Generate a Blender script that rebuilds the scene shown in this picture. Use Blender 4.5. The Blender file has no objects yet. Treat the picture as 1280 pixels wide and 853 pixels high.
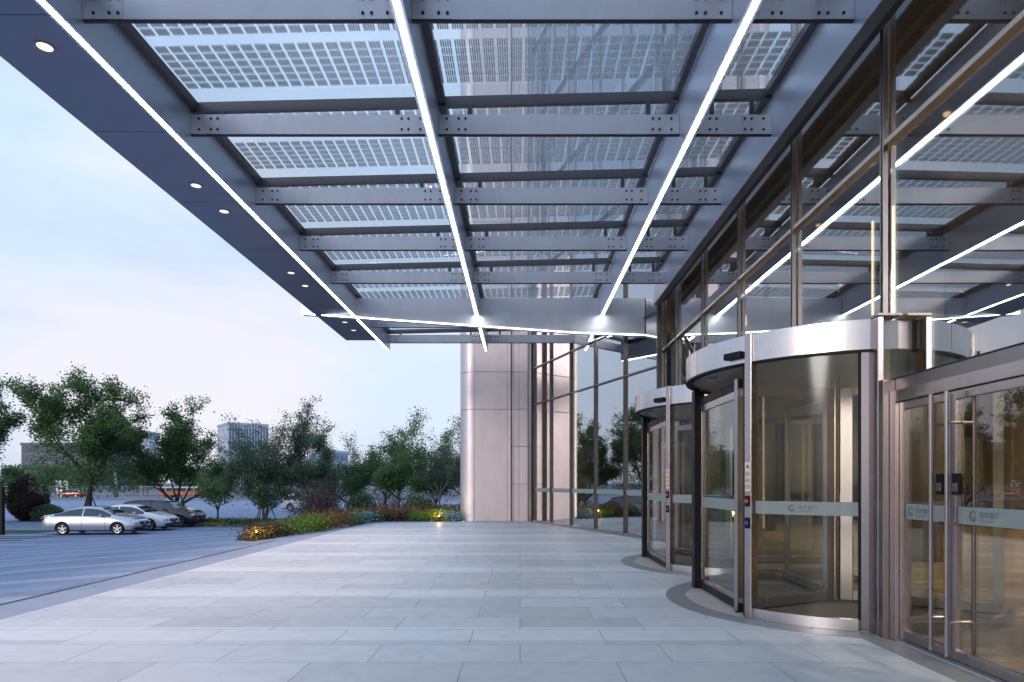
import bpy, bmesh, math, random
from math import sin, cos, pi, radians, hypot, atan2, sqrt
from mathutils import Vector, Matrix
S = bpy.context.scene
COL = S.collection
R = random.Random(7)

# ------------------------------------------------------------------ objects
def tag(o, label=None, cat=None, group=None, kind=None):
    if label: o['label'] = label
    if cat: o['category'] = cat
    if group: o['group'] = group
    if kind: o['kind'] = kind
    return o

def empty(name, loc=(0, 0, 0), rz=0.0):
    o = bpy.data.objects.new(name, None); COL.objects.link(o)
    o.location = loc; o.rotation_euler = (0, 0, rz); o.empty_display_size = .2
    return o

def origin_of(o):
    v = Vector((0, 0, 0))
    while o is not None:
        v += Vector(o.location); o = o.parent
    return v

def copy_tree(o, parent=None):
    c = o.copy(); COL.objects.link(c)
    if parent is not None: c.parent = parent
    for ch in list(o.children): copy_tree(ch, c)
    return c

class MB:
    """collects faces; built as one mesh object"""
    def __init__(s): s.v = []; s.f = []; s.mi = []; s.m = 0
    def add(s, vs, fs):
        b = len(s.v); s.v += [tuple(p) for p in vs]
        for f in fs: s.f.append(tuple(b + i for i in f)); s.mi.append(s.m)
        return s
    def box(s, x0, x1, y0, y1, z0, z1):
        v = [(x0,y0,z0),(x1,y0,z0),(x1,y1,z0),(x0,y1,z0),(x0,y0,z1),(x1,y0,z1),(x1,y1,z1),(x0,y1,z1)]
        return s.add(v, [(0,3,2,1),(4,5,6,7),(0,1,5,4),(1,2,6,5),(2,3,7,6),(3,0,4,7)])
    def obox(s, c, ax, ay, az, sx, sy, sz):
        c = Vector(c); ax = Vector(ax)*sx/2; ay = Vector(ay)*sy/2; az = Vector(az)*sz/2
        v = [c+i*ax+j*ay+k*az for k in (-1,1) for i, j in ((-1,-1),(1,-1),(1,1),(-1,1))]
        return s.add(v, [(0,3,2,1),(4,5,6,7),(0,1,5,4),(1,2,6,5),(2,3,7,6),(3,0,4,7)])
    def vprism(s, poly, z0, z1):
        n = len(poly); a = sum(poly[i][0]*poly[(i+1)%n][1]-poly[(i+1)%n][0]*poly[i][1] for i in range(n))
        if a < 0: poly = poly[::-1]
        v = [(x,y,z0) for x,y in poly]+[(x,y,z1) for x,y in poly]
        return s.add(v, [tuple(range(n-1,-1,-1)), tuple(range(n,2*n))]+[(i,(i+1)%n,n+(i+1)%n,n+i) for i in range(n)])
    def yprism(s, poly, y0, y1):
        n = len(poly); a = sum(poly[i][0]*poly[(i+1)%n][1]-poly[(i+1)%n][0]*poly[i][1] for i in range(n))
        if a < 0: poly = poly[::-1]
        v = [(x,y0,z) for x,z in poly]+[(x,y1,z) for x,z in poly]
        return s.add(v, [tuple(range(n)), tuple(range(2*n-1,n-1,-1))]+[(i,n+i,n+(i+1)%n,(i+1)%n) for i in range(n)])
    def tube(s, p0, p1, r0, r1=None, n=8, caps=True):
        r1 = r0 if r1 is None else r1
        p0 = Vector(p0); p1 = Vector(p1); d = (p1-p0)
        if d.length < 1e-6: return s
        d.normalize()
        u = d.cross(Vector((0,0,1)) if abs(d.z) < .9 else Vector((1,0,0))).normalized(); w = d.cross(u)
        v = []
        for p, r in ((p0,r0),(p1,r1)):
            for i in range(n):
                a = 2*pi*i/n; v.append(p+(u*cos(a)+w*sin(a))*r)
        f = [(i,(i+1)%n,n+(i+1)%n,n+i) for i in range(n)]
        if caps: f += [tuple(range(n-1,-1,-1)), tuple(range(n,2*n))]
        return s.add(v, f)
    def path(s, pts, rad, n=6):
        """bent tapering tube"""
        pts = [Vector(p) for p in pts]; rings = []
        for i, p in enumerate(pts):
            d = (pts[min(i+1,len(pts)-1)]-pts[max(i-1,0)])
            d = d.normalized() if d.length > 1e-9 else Vector((0,0,1))
            u = d.cross(Vector((.13,.97,.2))).normalized(); w = d.cross(u)
            rings.append([p+(u*cos(2*pi*k/n)+w*sin(2*pi*k/n))*rad[i] for k in range(n)])
        v = [q for r in rings for q in r]; f = []
        for i in range(len(rings)-1):
            for k in range(n):
                f.append((i*n+k, i*n+(k+1)%n, (i+1)*n+(k+1)%n, (i+1)*n+k))
        f.append(tuple(range(n-1,-1,-1))); f.append(tuple((len(rings)-1)*n+k for k in range(n)))
        return s.add(v, f)
    def arcwall(s, cx, cy, r0, r1, a0, a1, z0, z1, n=None):
        """curved wall between two radii, angles in degrees"""
        n = n or max(2, int(abs(a1-a0)/3))
        full = abs(abs(a1-a0)-360) < 1e-6
        m = n if full else n+1
        v = []
        for i in range(m):
            a = radians(a0+(a1-a0)*i/n); c, q = cos(a), sin(a)
            v += [(cx+r0*c,cy+r0*q,z0),(cx+r1*c,cy+r1*q,z0),(cx+r1*c,cy+r1*q,z1),(cx+r0*c,cy+r0*q,z1)]
        f = []
        for i in range(n):
            a = 4*i; b = 4*((i+1) % m)
            f += [(a,a+1,b+1,b),(a+1,a+2,b+2,b+1),(a+2,a+3,b+3,b+2),(a+3,a,b,b+3)]
        if not full: f += [(0,3,2,1),(4*n,4*n+1,4*n+2,4*n+3)]
        return s.add(v, f)
    def disc(s, cx, cy, r, z0, z1, n=48):
        return s.vprism([(cx+r*cos(2*pi*i/n), cy+r*sin(2*pi*i/n)) for i in range(n)], z0, z1)
    def ellipsoid(s, c, rx, ry, rz, nu=16, nv=10, jit=0):
        v = [(c[0],c[1],c[2]-rz)]
        for j in range(1,nv):
            t = -pi/2+pi*j/nv
            for i in range(nu):
                a = 2*pi*i/nu; k = 1+R.uniform(-jit,jit)
                v.append((c[0]+rx*cos(t)*cos(a)*k, c[1]+ry*cos(t)*sin(a)*k, c[2]+rz*sin(t)*k))
        v.append((c[0],c[1],c[2]+rz)); f = []
        for i in range(nu): f.append((0,1+(i+1)%nu,1+i))
        for j in range(nv-2):
            for i in range(nu):
                a = 1+j*nu; b = a+nu
                f.append((a+i,a+(i+1)%nu,b+(i+1)%nu,b+i))
        t = len(v)-1; a = 1+(nv-2)*nu
        for i in range(nu): f.append((a+i,a+(i+1)%nu,t))
        return s.add(v, f)
    def leaf(s, p, size, nrm=None, asp=.62):
        """one leaf-sized face"""
        d = Vector((R.gauss(0,1),R.gauss(0,1),R.gauss(0,.7))).normalized()
        n = (nrm if nrm is not None else Vector((R.gauss(0,.7),R.gauss(0,.7),R.gauss(.5,.6)))).normalized()
        e = n.cross(d)
        if e.length < 1e-4: return s
        e.normalize(); d = e.cross(n)
        p = Vector(p); a = d*size*.5; b = e*size*.5*asp
        return s.add([p-a, p+b*.9-a*.1, p+a, p-b*.9-a*.1], [(0,1,2,3)])
    def build(s, name, mats, parent=None, smooth=False, bevel=0, origin=None, sharp=True):
        me = bpy.data.meshes.new(name)
        o0 = origin_of(parent) if origin is None else Vector(origin)
        me.from_pydata([(p[0]-o0.x,p[1]-o0.y,p[2]-o0.z) for p in s.v], [], s.f)
        if not isinstance(mats, (list, tuple)): mats = [mats]
        for m in mats: me.materials.append(m)
        if len(mats) > 1: me.polygons.foreach_set('material_index', s.mi)
        if smooth: me.polygons.foreach_set('use_smooth', [True]*len(me.polygons))
        if smooth and sharp:
            try: me.set_sharp_from_angle(angle=radians(35))
            except Exception: pass
        me.update()
        ob = bpy.data.objects.new(name, me); COL.objects.link(ob)
        if parent is not None: ob.parent = parent
        elif origin is not None: ob.location = origin
        if bevel:
            b = ob.modifiers.new('bevel','BEVEL'); b.width = bevel; b.segments = 2; b.limit_method = 'ANGLE'; b.angle_limit = radians(40)
        return ob

def struct(name, mb, m, smooth=False):
    o = mb.build(name, m, smooth=smooth); o['kind'] = 'structure'; return o

# ------------------------------------------------------------------ materials
class NT:
    def __init__(s, name):
        s.m = bpy.data.materials.new(name); s.m.use_nodes = True
        s.t = s.m.node_tree; s.t.nodes.clear()
        s.out = s.t.nodes.new('ShaderNodeOutputMaterial')
    def n(s, kind, **kw):
        nd = s.t.nodes.new('ShaderNode'+kind)
        for k, v in kw.items():
            if k.startswith('i_'):
                key = k[2:]; key = int(key) if key.isdigit() else key.replace('_',' ')
                if hasattr(v, 'links') or isinstance(v, bpy.types.NodeSocket): s.t.links.new(v, nd.inputs[key])
                else: nd.inputs[key].default_value = v
            else: setattr(nd, k, v)
        return nd
    def link(s, a, b): s.t.links.new(a, b)
    def math(s, op, a, b=0.0, c=None):
        nd = s.t.nodes.new('ShaderNodeMath'); nd.operation = op
        for i, x in enumerate((a,b) if c is None else (a,b,c)):
            if isinstance(x, bpy.types.NodeSocket): s.link(x, nd.inputs[i])
            else: nd.inputs[i].default_value = x
        return nd.outputs[0]
    def mix(s, fac, a, b, blend='MIX'):
        nd = s.t.nodes.new('ShaderNodeMix'); nd.data_type = 'RGBA'; nd.blend_type = blend
        for sock, x in ((nd.inputs[0],fac),(nd.inputs[6],a),(nd.inputs[7],b)):
            if isinstance(x, bpy.types.NodeSocket): s.link(x, sock)
            elif isinstance(x, (int,float)): sock.default_value = x
            else: sock.default_value = (*x[:3],1)
        return nd.outputs[2]
    def coord(s, which='Object'): return s.n('TexCoord').outputs[which]
    def noise(s, vec, scale, detail=3, rough=.55):
        nd = s.n('TexNoise'); nd.inputs['Scale'].default_value = scale; nd.inputs['Detail'].default_value = detail
        nd.inputs['Roughness'].default_value = rough; s.link(vec, nd.inputs['Vector']); return nd.outputs[0]
    def scaled(s, vec, sc):
        nd = s.n('Mapping'); nd.inputs['Scale'].default_value = sc; s.link(vec, nd.inputs['Vector']); return nd.outputs[0]
    def ramp(s, fac, lo, hi, a=0.0, b=1.0):
        nd = s.n('MapRange'); s.link(fac, nd.inputs[0])
        for i, x in enumerate((lo,hi,a,b)): nd.inputs[i+1].default_value = x
        return nd.outputs[0]
    def bsdf(s, color=None, rough=.5, metal=0.0, bump=None, bstr=.2, bdist=.01, **kw):
        p = s.n('BsdfPrincipled')
        for key, x in (('Base Color',color),('Roughness',rough),('Metallic',metal)):
            if x is None: continue
            if isinstance(x, bpy.types.NodeSocket): s.link(x, p.inputs[key])
            elif key == 'Base Color': p.inputs[key].default_value = (*x[:3],1)
            else: p.inputs[key].default_value = x
        for k, v in kw.items(): p.inputs[k.replace('_',' ')].default_value = v
        if bump is not None:
            b = s.n('Bump'); b.inputs['Strength'].default_value = bstr; b.inputs['Distance'].default_value = bdist
            s.link(bump, b.inputs['Height']); s.link(b.outputs[0], p.inputs['Normal'])
        return p
    def done(s, shader):
        s.link(shader.outputs[0] if hasattr(shader,'outputs') else shader, s.out.inputs[0]); return s.m

def plain(name, col, rough=.5, metal=0.0, var=.12, scale=6.0, bump=0.0, **kw):
    t = NT(name); co = t.coord(); n = t.noise(co, scale, 4)
    c = t.mix(n, [x*(1-var) for x in col], [min(1,x*(1+var)) for x in col])
    r = t.ramp(n, .3, .7, max(.03,rough*.85), min(1,rough*1.15))
    return t.done(t.bsdf(c, r, metal, n if bump else None, bump, .02, **kw))

def brushed(name, col, rough=.28, sc=(90,90,1.2), var=.14, metal=1.0):
    t = NT(name); co = t.coord()
    n = t.noise(t.scaled(co, sc), 3.0, 3); n2 = t.noise(co, 1.1, 2)
    c = t.mix(n, [x*(1-var) for x in col], [min(1,x*(1+var*.6)) for x in col])
    n3 = t.noise(t.scaled(co,(1,1,.35)), 3.2, 6, .65)
    c = t.mix(t.ramp(n3,.42,.72,0,.28), c, (.66,.65,.64), 'MULTIPLY')
    r = t.math('ADD', t.ramp(n, .2, .8, rough*.95, rough*1.05), t.ramp(n2, .3, .7, -.03, .05))
    return t.done(t.bsdf(c, r, metal))

def glass_mat(name, tint, base=.08, k=.8, power=3.0, rough=0.0, frost=None, gcol=(.95,.97,1)):
    t = NT(name)
    f = t.n('LayerWeight'); f.inputs[0].default_value = .5
    fac = t.math('MULTIPLY_ADD', t.math('POWER', f.outputs['Facing'], power), k, base)
    # very slight waviness: real sheets never reflect perfectly straight
    nz = t.noise(t.coord(), .9, 1); b = t.n('Bump'); b.inputs['Strength'].default_value = .03; b.inputs['Distance'].default_value = .02
    t.link(nz, b.inputs['Height'])
    tr = t.n('BsdfTransparent'); tr.inputs[0].default_value = (*tint,1)
    gl = t.n('BsdfGlossy'); gl.inputs[0].default_value = (*gcol,1); gl.inputs['Roughness'].default_value = rough
    t.link(b.outputs[0], gl.inputs['Normal'])
    mx = t.n('MixShader'); t.link(fac, mx.inputs[0]); t.link(tr.outputs[0], mx.inputs[1]); t.link(gl.outputs[0], mx.inputs[2])
    return t.done(mx)

def emis(name, col, strength):
    t = NT(name); e = t.n('Emission'); e.inputs[0].default_value = (*col,1); e.inputs[1].default_value = strength
    return t.done(e)

M = {}
M['steel'] = brushed('brushed_stainless', (.40,.355,.35), .24, (160,160,.05), .02)
M['steel_band'] = brushed('brushed_stainless_band', (.57,.54,.55), .26, (40,40,.02), .06)
M['frame'] = brushed('mullion_metal', (.38,.35,.35), .30, (120,120,.05), .02)
M['mull'] = brushed('mullion_cap', (.29,.26,.255), .34, (120,120,.05), .02)
M['black'] = plain('black_metal', (.006,.006,.007), .5, .0, **{'Specular_IOR_Level':.2})
M['obmull'] = brushed('oblique_mullion', (.17,.155,.15), .36, (120,120,.05), .02)
M['rubber'] = plain('rubber', (.015,.015,.016), .7)
M['beam'] = brushed('beam_metal', (.84,.815,.85), .36, (.2,70,70), .03, .55)
M['girder'] = plain('girder_paint', (.60,.66,.78), .34, .55, .10, 1.1)
M['soffit'] = plain('soffit_panel', (.235,.255,.32), .33, .6, .12, .9)
M['purlin'] = plain('purlin_paint', (.11,.105,.115), .42, .5, .12, 3)
M['darkgap'] = plain('dark_gap', (.02,.02,.022), .6)
M['clad'] = brushed('rose_cladding', (.67,.56,.55), .36, (30,30,.1), .04, .6)
M['clad_side'] = brushed('rose_cladding_curve', (.62,.55,.57), .45, (30,30,.1), .04, .65)
M['glass'] = glass_mat('curtain_glass', (.68,.70,.66), .24, .8, 2.2)
M['obglass'] = glass_mat('oblique_curtain_glass', (.62,.60,.54), .27, .72, 1.9)
M['doorglass'] = glass_mat('door_glass', (.87,.86,.80), .055, .65, 3.0)
M['curveglass'] = glass_mat('curved_door_glass', (.93,.93,.90), .015, .10, 2.6, .12)
M['wingglass'] = glass_mat('wing_glass', (.92,.94,.92), .02, .5, 4.0)
M['led'] = emis('led_white', (.88,.98,1.0), 12.0)
M['led2'] = emis('led_line_thin', (.88,.98,1.0), 6.0)
M['lampwarm'] = emis('lamp_warm', (1.0,.62,.34), 1.6)
M['lamppale'] = emis('lamp_pale', (1.0,.93,.85), .62)
M['lobbylight'] = emis('lobby_light', (1.0,.78,.50), 3.5)
M['lampyellow'] = emis('lamp_yellow', (1.0,.80,.20), 3.5)

def mat_frost():
    t = NT('frosted_film'); tr = t.n('BsdfTransparent'); tr.inputs[0].default_value = (.55,.62,.60,1)
    d = t.bsdf(t.mix(t.noise(t.coord(),3), (.30,.35,.345), (.36,.41,.40)), .5)
    mx = t.n('MixShader'); mx.inputs[0].default_value = .6; t.link(tr.outputs[0],mx.inputs[1]); t.link(d.outputs[0],mx.inputs[2])
    return t.done(mx)
M['frost'] = mat_frost()
M['logo'] = plain('logo_film', (.07,.09,.09), .5)

def mat_pv():
    """glass roof sheet carrying rows of thin solar cells"""
    t = NT('solar_glass'); co = t.coord('Object')
    sp = t.n('SeparateXYZ'); t.link(co, sp.inputs[0]); X, Y = sp.outputs[0], sp.outputs[1]
    cx = t.math('FRACT', t.math('DIVIDE', t.math('ADD', X, 50.0), .168))
    gapx = t.math('LESS_THAN', cx, .80)
    st = t.math('LESS_THAN', t.math('FRACT', t.math('MULTIPLY', cx, 6.25)), .62)
    py = t.math('MODULO', t.math('ADD', Y, 50*PITCH-6.47), PITCH)         # one panel per bay of beams
    g1 = t.math('MODULO', t.math('ADD', t.math('SUBTRACT', py, .08), 1.96), .98)
    inb = t.math('MULTIPLY', t.math('LESS_THAN', g1, .82), t.math('MULTIPLY', t.math('GREATER_THAN', py, .08), t.math('LESS_THAN', py, 1.90)))
    row = t.math('LESS_THAN', t.math('FRACT', t.math('DIVIDE', g1, .1367)), .80)
    cell = t.math('MULTIPLY', t.math('MULTIPLY', gapx, st), t.math('MULTIPLY', inb, row))
    f = t.n('LayerWeight'); f.inputs[0].default_value = .5
    fac = t.math('MULTIPLY_ADD', t.math('POWER', f.outputs['Facing'], 2.5), .4, .04)
    tr = t.n('BsdfTransparent'); tr.inputs[0].default_value = (.96,.98,.98,1)
    gl = t.n('BsdfGlossy'); gl.inputs['Roughness'].default_value = .02; gl.inputs[0].default_value = (.9,.95,1,1)
    clear = t.n('MixShader'); t.link(fac,clear.inputs[0]); t.link(tr.outputs[0],clear.inputs[1]); t.link(gl.outputs[0],clear.inputs[2])
    # fine dust film scatters a little daylight
    tl = t.n('BsdfTranslucent'); tl.inputs[0].default_value = (.95,.97,.98,1)
    dust = t.n('MixShader'); t.link(t.ramp(t.noise(co,.8,4),.3,.7,.08,.2), dust.inputs[0])
    t.link(clear.outputs[0],dust.inputs[1]); t.link(tl.outputs[0],dust.inputs[2])
    cd = t.bsdf((.60,.63,.65), .35); ct = t.n('BsdfTranslucent'); ct.inputs[0].default_value = (.55,.59,.60,1)
    cm = t.n('MixShader'); cm.inputs[0].default_value = .35; t.link(cd.outputs[0],cm.inputs[1]); t.link(ct.outputs[0],cm.inputs[2])
    mx = t.n('MixShader'); t.link(cell,mx.inputs[0]); t.link(dust.outputs[0],mx.inputs[1]); t.link(cm.outputs[0],mx.inputs[2])
    return t.done(mx)

def mat_paving(name, col, band, mortar, rough, period, y0, width, bw=1.28, rh=.595, border=None, spec=.5):
    t = NT(name); co = t.coord('Object')
    sp = t.n('SeparateXYZ'); t.link(co, sp.inputs[0]); X, Y = sp.outputs[0], sp.outputs[1]
    br = t.n('TexBrick'); t.link(co, br.inputs['Vector']); br.offset = .37; br.offset_frequency = 2
    br.inputs['Scale'].default_value = 1.0; br.inputs['Brick Width'].default_value = bw; br.inputs['Row Height'].default_value = rh
    br.inputs['Mortar Size'].default_value = .0038; br.inputs['Mortar Smooth'].default_value = .2; br.inputs['Bias'].default_value = 0
    br.inputs['Color1'].default_value = (*[c*.87 for c in col],1); br.inputs['Color2'].default_value = (*[min(1,c*1.10) for c in col],1)
    br.inputs['Mortar'].default_value = (*mortar,1)
    yy = t.math('MODULO', t.math('ADD', t.math('SUBTRACT', Y, y0), 200*period), period)
    wob = t.ramp(t.noise(t.scaled(co,(.25,1,1)),.8,2),.3,.7,-.04,.04)
    bm = t.math('LESS_THAN', t.math('ADD', yy, 0.0), width)
    base = t.mix(t.math('MULTIPLY', bm, .85), br.outputs['Color'], t.mix(br.outputs['Fac'], band, mortar))
    if border:
        base = t.mix(t.math('GREATER_THAN', X, border[0]), base, border[1])
    big = t.noise(co, .35, 4); sm = t.noise(co, 160, 2, .7); md = t.noise(co, 5, 5)
    base = t.mix(t.ramp(big,.3,.7,0,.30), base, (.80,.80,.82), 'MULTIPLY')
    base = t.mix(t.ramp(md,.45,.75,0,.22), base, (.62,.62,.63), 'MULTIPLY')
    base = t.mix(t.ramp(sm,.35,.65,0,.28), base, (.55,.55,.56), 'MULTIPLY')
    st = t.noise(t.scaled(co,(1,.35,1)), 1.3, 7, .7)
    base = t.mix(t.ramp(st,.56,.72,0,.30), base, (.60,.59,.58), 'MULTIPLY')
    sp_ = t.n('TexVoronoi'); sp_.inputs['Scale'].default_value = 2.3; t.link(co, sp_.inputs['Vector'])
    base = t.mix(t.math('MULTIPLY', t.math('LESS_THAN', sp_.outputs['Distance'], .035), .35), base, (.35,.34,.33), 'MULTIPLY')
    r = t.math('ADD', t.ramp(md,.3,.7,rough-.07,rough+.1), t.math('MULTIPLY', br.outputs['Fac'], .2))
    hgt = t.math('ADD', t.math('MULTIPLY', sm, .05), t.math('MULTIPLY', br.outputs['Fac'], -.6))
    p = t.bsdf(base, r, 0, hgt, .25, .004); p.inputs['Specular IOR Level'].default_value = spec
    return t.done(p)

def mat_leaf(name, a, b, rough=.5, trans=.42):
    t = NT(name); g = t.n('NewGeometry'); co = t.coord('Object')
    n = t.noise(co, .7, 2)
    f = t.math('ADD', t.math('MULTIPLY', g.outputs['Random Per Island'], .6), t.ramp(n,.3,.7,0,.4))
    c = t.mix(f, a, b)
    d = t.bsdf(c, rough); tl = t.n('BsdfTranslucent'); t.link(c, tl.inputs[0])
    mx = t.n('MixShader'); mx.inputs[0].default_value = trans; t.link(d.outputs[0],mx.inputs[1]); t.link(tl.outputs[0],mx.inputs[2])
    return t.done(mx)
M['bark'] = plain('bark', (.055,.042,.035), .85, 0, .4, 9, .6)
M['barkpale'] = plain('bark_pale', (.22,.20,.18), .85, 0, .3, 9, .5)
M['stake'] = plain('stake_wood', (.06,.045,.035), .8, 0, .3, 12)
LEAF = {
 'dark': mat_leaf('leaves_dark', (.030,.075,.028), (.105,.20,.070)),
 'mid': mat_leaf('leaves_mid', (.050,.115,.036), (.15,.27,.085)),
 'light': mat_leaf('leaves_light', (.045,.10,.035), (.12,.20,.07)),
 'grey': mat_leaf('leaves_grey', (.055,.10,.062), (.15,.22,.13)),
 'purple': mat_leaf('leaves_purple', (.045,.030,.032), (.12,.075,.08)),
 'maroon': mat_leaf('leaves_maroon', (.065,.028,.028), (.18,.085,.06)),
 'lime': mat_leaf('leaves_lime', (.08,.19,.02), (.27,.43,.05)),
 'orange': mat_leaf('petals_orange', (.14,.055,.02), (.38,.17,.05)),
 'blue': mat_leaf('petals_blue', (.05,.15,.22), (.45,.62,.75)),
 'yellow': mat_leaf('petals_and_lamplight_yellow', (.25,.19,.02), (.55,.42,.05)),
 'green': mat_leaf('leaves_bed', (.03,.09,.02), (.11,.24,.05)),
}
PITCH = 2.128
M['pv'] = mat_pv()
M['plaza'] = mat_paving('plaza_granite', (.53,.565,.62), (.66,.695,.75), (.21,.205,.21), .44, 2.38, 6.10, .56)
M['drive'] = mat_paving('drive_stone', (.225,.285,.405), (.34,.40,.52), (.13,.15,.2), .75, 2.38, 6.10, .5, 1.6, .595, (-6.7,(.30,.355,.46)), .18)
M['ring'] = plain('dark_ring_granite', (.20,.21,.225), .42, 0, .3, 30, .1)
M['sill_stone'] = plain('pink_threshold_granite', (.42,.38,.385), .45, 0, .22, 40, .1)
M['mat'] = plain('entrance_mat', (.10,.085,.075), .9, 0, .25, 60)

def mat_lobbyfloor():
    t = NT('lobby_marble'); co = t.coord()
    n = t.noise(t.scaled(co,(.5,1.6,1)), 1.5, 6, .65); w = t.noise(co, 14, 5, .7)
    c = t.mix(t.ramp(n,.35,.65,0,1), (.11,.075,.042), (.36,.275,.175))
    c = t.mix(t.ramp(w,.45,.7,0,.6), c, (.10,.07,.04))
    return t.done(t.bsdf(c, .22))
M['lobbyfloor'] = mat_lobbyfloor()
M['lobbywall'] = plain('lobby_stone', (.17,.13,.095), .5, 0, .25, 1.6)
M['lobbydark'] = plain('lobby_dark_panel', (.10,.075,.055), .45, 0, .2, 2)
M['lobbyceil'] = plain('lobby_ceiling', (.36,.29,.20), .6, 0, .08, 2)
M['cream'] = plain('cream_column', (.62,.55,.44), .5, 0, .06, 2)
CLOUD = (3.1,4.6,7.3); CLOUD_MID = (4.0,4.7,5.95); CLOUD_LOW = (3.95,4.35,5.6); PUFF = (4.95,4.75,5.1); SKY_STRENGTH = .10; EXPO = 0.95
# ================================================================== SETTING: ground
def hgt(x, y):
    d = hypot(max(0.0, -5.7-x), max(0.0, y-24.8))
    t = min(1.0, d/15.0)
    return -.012-1.15*(t*.75+.25*t*t*(3-2*t)) - (.0 if d < 15 else min(.05, (d-15)*.002))
g = MB(); nx, ny = 90, 100
xs = [-95+i*(107/nx) for i in range(nx+1)]; ys = [-22+j*(120/ny) for j in range(ny+1)]
xs = sorted(xs+[-5.7,-5.69,-6.9,-8,-10]); ys = sorted(ys+[24.8,24.81])
vv = [(x,y,hgt(x,y)) for y in ys for x in xs]; w = len(xs)
g.add(vv, [(j*w+i, j*w+i+1, (j+1)*w+i+1, (j+1)*w+i) for j in range(len(ys)-1) for i in range(w-1)])
struct('driveway', g, M['drive'], True)
M['asphalt'] = plain('asphalt', (.085,.09,.105), .75, 0, .3, .6)
g = MB(); g.add([(-2500,-600,-1.30),(2500,-600,-1.30),(2500,3500,-1.30),(-2500,3500,-1.30)], [(0,1,2,3)])
struct('ground', g, plain('far_ground', (.085,.10,.14), .85, 0, .25, .05))
g = MB(); g.box(-400,120,92,140,-1.296,-1.27); struct('road', g, plain('road_asphalt', (.09,.105,.15), .6, 0, .2, .3))
g = MB()
for i in range(40): g.box(-200+i*8,-197+i*8,115.9,116.05,-1.27,-1.266)
for y in (95,137): g.box(-400,120,y,y+.15,-1.27,-1.266)
tag(g.build('road_marking', plain('road_paint',(.7,.7,.7),.6)), kind='structure')
g = MB(); g.box(-5.7,3.62,-16,24.8,-.35,0); g.box(-3.2,.6,24.8,25.3,-.35,0)
struct('plaza', g, M['plaza'])

# grass strip and green parking strips
grassm = plain('grass_ground', (.03,.075,.02), .9, 0, .35, 25, .5)
g = MB()
def drape(g, x0, x1, y0, y1, dz, n=14):
    v = []; 
    for i in range(n+1):
        x = x0+(x1-x0)*i/n
        v += [(x,y0,hgt(x,y0)+dz),(x,y1,hgt(x,y1)+dz)]
    g.add(v, [(2*i,2*i+2,2*i+3,2*i+1) for i in range(n)])
for k in range(3): drape(g, -44, -23.2, 29.6+k*1.0, 29.95+k*1.0, .01)
drape(g, -50, -25.8, 34.0, 36.2, .02)
drape(g, -24.5, -9.5, 41.4, 48.0, .02)
tag(g.build('lawn_strip', grassm), kind='structure')

g = MB(); v = []
for i in range(61):
    y = -14+i*31.5/60
    v += [(-6.74,y,hgt(-6.74,y)+.006),(-6.67,y,hgt(-6.67,y)+.006)]
g.add(v,[(2*i,2*i+1,2*i+3,2*i+2) for i in range(60)]); tag(g.build('drain_channel', plain('drain_metal',(.05,.055,.065),.6)), kind='structure')
# ================================================================== BUILDING
BX = 3.765                      # glass plane of the straight wall
XF = 3.70                      # mullion front
C0 = (3.60,16.45); C1 = (.42,25.05)    # ends of the oblique glass wall
bank = empty('bank_building', (3.6,8,0))
tag(bank, 'glass fronted bank building with rose metal cladding behind the revolving doors', 'building')
T1, T2 = 2.44, 4.96            # transoms of the straight wall
YM = [6.55+2.172*k for k in range(-5,5)]
ZT = 9.2
def vpost(mb, x0, x1, y, z0, z1, wd=.06):
    mb.m = 0; mb.box(x0, x1, y-wd/2, y+wd/2, z0, z1)
    mb.m = 1; mb.box(x0-.006, x0+.003, y-.008, y+.008, z0, z1)       # raised dark strip painted in for a recessed shadow line
dr = ((6.36,9.96),(10.16,13.76))
for y in YM+[16.75]:
    low = 0.0
    if any(a < y < b for a, b in dr): low = 3.155
    m = MB(); vpost(m, XF, XF+.05, y, low, ZT); m.build('mullion', [M['mull'],M['darkgap']], bank)
for y0, y1 in zip(YM[:-1], YM[1:]):
    pass
seq = YM+[16.75]
for y0, y1 in zip(seq[:-1], seq[1:]):
    a, b = y0+.031, y1-.031
    inr = y0 >= 6.2 and y1 < 15.1
    m = MB(); m.box(XF+.006, XF+.05, a, b, T2-.025, T2+.025); m.build('transom', [M['mull'],M['darkgap']], bank)
    if not inr:
        m = MB(); m.box(XF-.08, XF+.05, a, b, T1-.05, T1+.06); m.m = 1; m.box(XF-.092, XF+.02, a, b, T1+.062, T1+.072); m.build('transom', [M['mull'],M['darkgap']], bank)
    zb = 3.17 if inr else T1+.075
    for z0, z1 in ((zb, T2-.055),(T2+.042, ZT)):
        m = MB(); m.box(BX, BX+.014, a, b, z0, z1); m.build('glass_pane', M['glass'], bank)
    if y0 >= 14.9 or y1 < 4.5:
        b = min(b, 4.23) if y1 < 4.5 else b
        m = MB(); m.box(BX, BX+.014, a, b, .1, T1-.052); p = m.build('glass_pane', M['glass'], bank)
        m = MB(); m.box(BX-.004,BX-.001,a,b,1.17,1.31); m.build('frosted_band', M['frost'], p)
        m = MB(); m.box(XF+.01,XF+.05,a,b,0,.098); m.build('base_rail', M['frame'], bank)
# solid jamb panels between the drums and round them, up to drum height
for a, b in ((9.93,10.19),(13.73,15.0)):
    m = MB(); m.box(3.52,3.64,a,b,0,3.16); m.build('jamb_panel', M['steel'], bank, bevel=.006)
m = MB(); m.box(3.50,3.56,6.26,6.43,0,3.13); m.build('jamb_panel', M['steel'], bank, bevel=.006)
m = MB(); m.box(3.50,3.62,6.17,6.25,0,T1+.058); m.build('mullion', M['mull'], bank, bevel=.004)
m = MB(); m.box(3.50,XF+.04,6.26,15.0,3.142,3.165); m.build('transom', M['mull'], bank)
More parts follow.
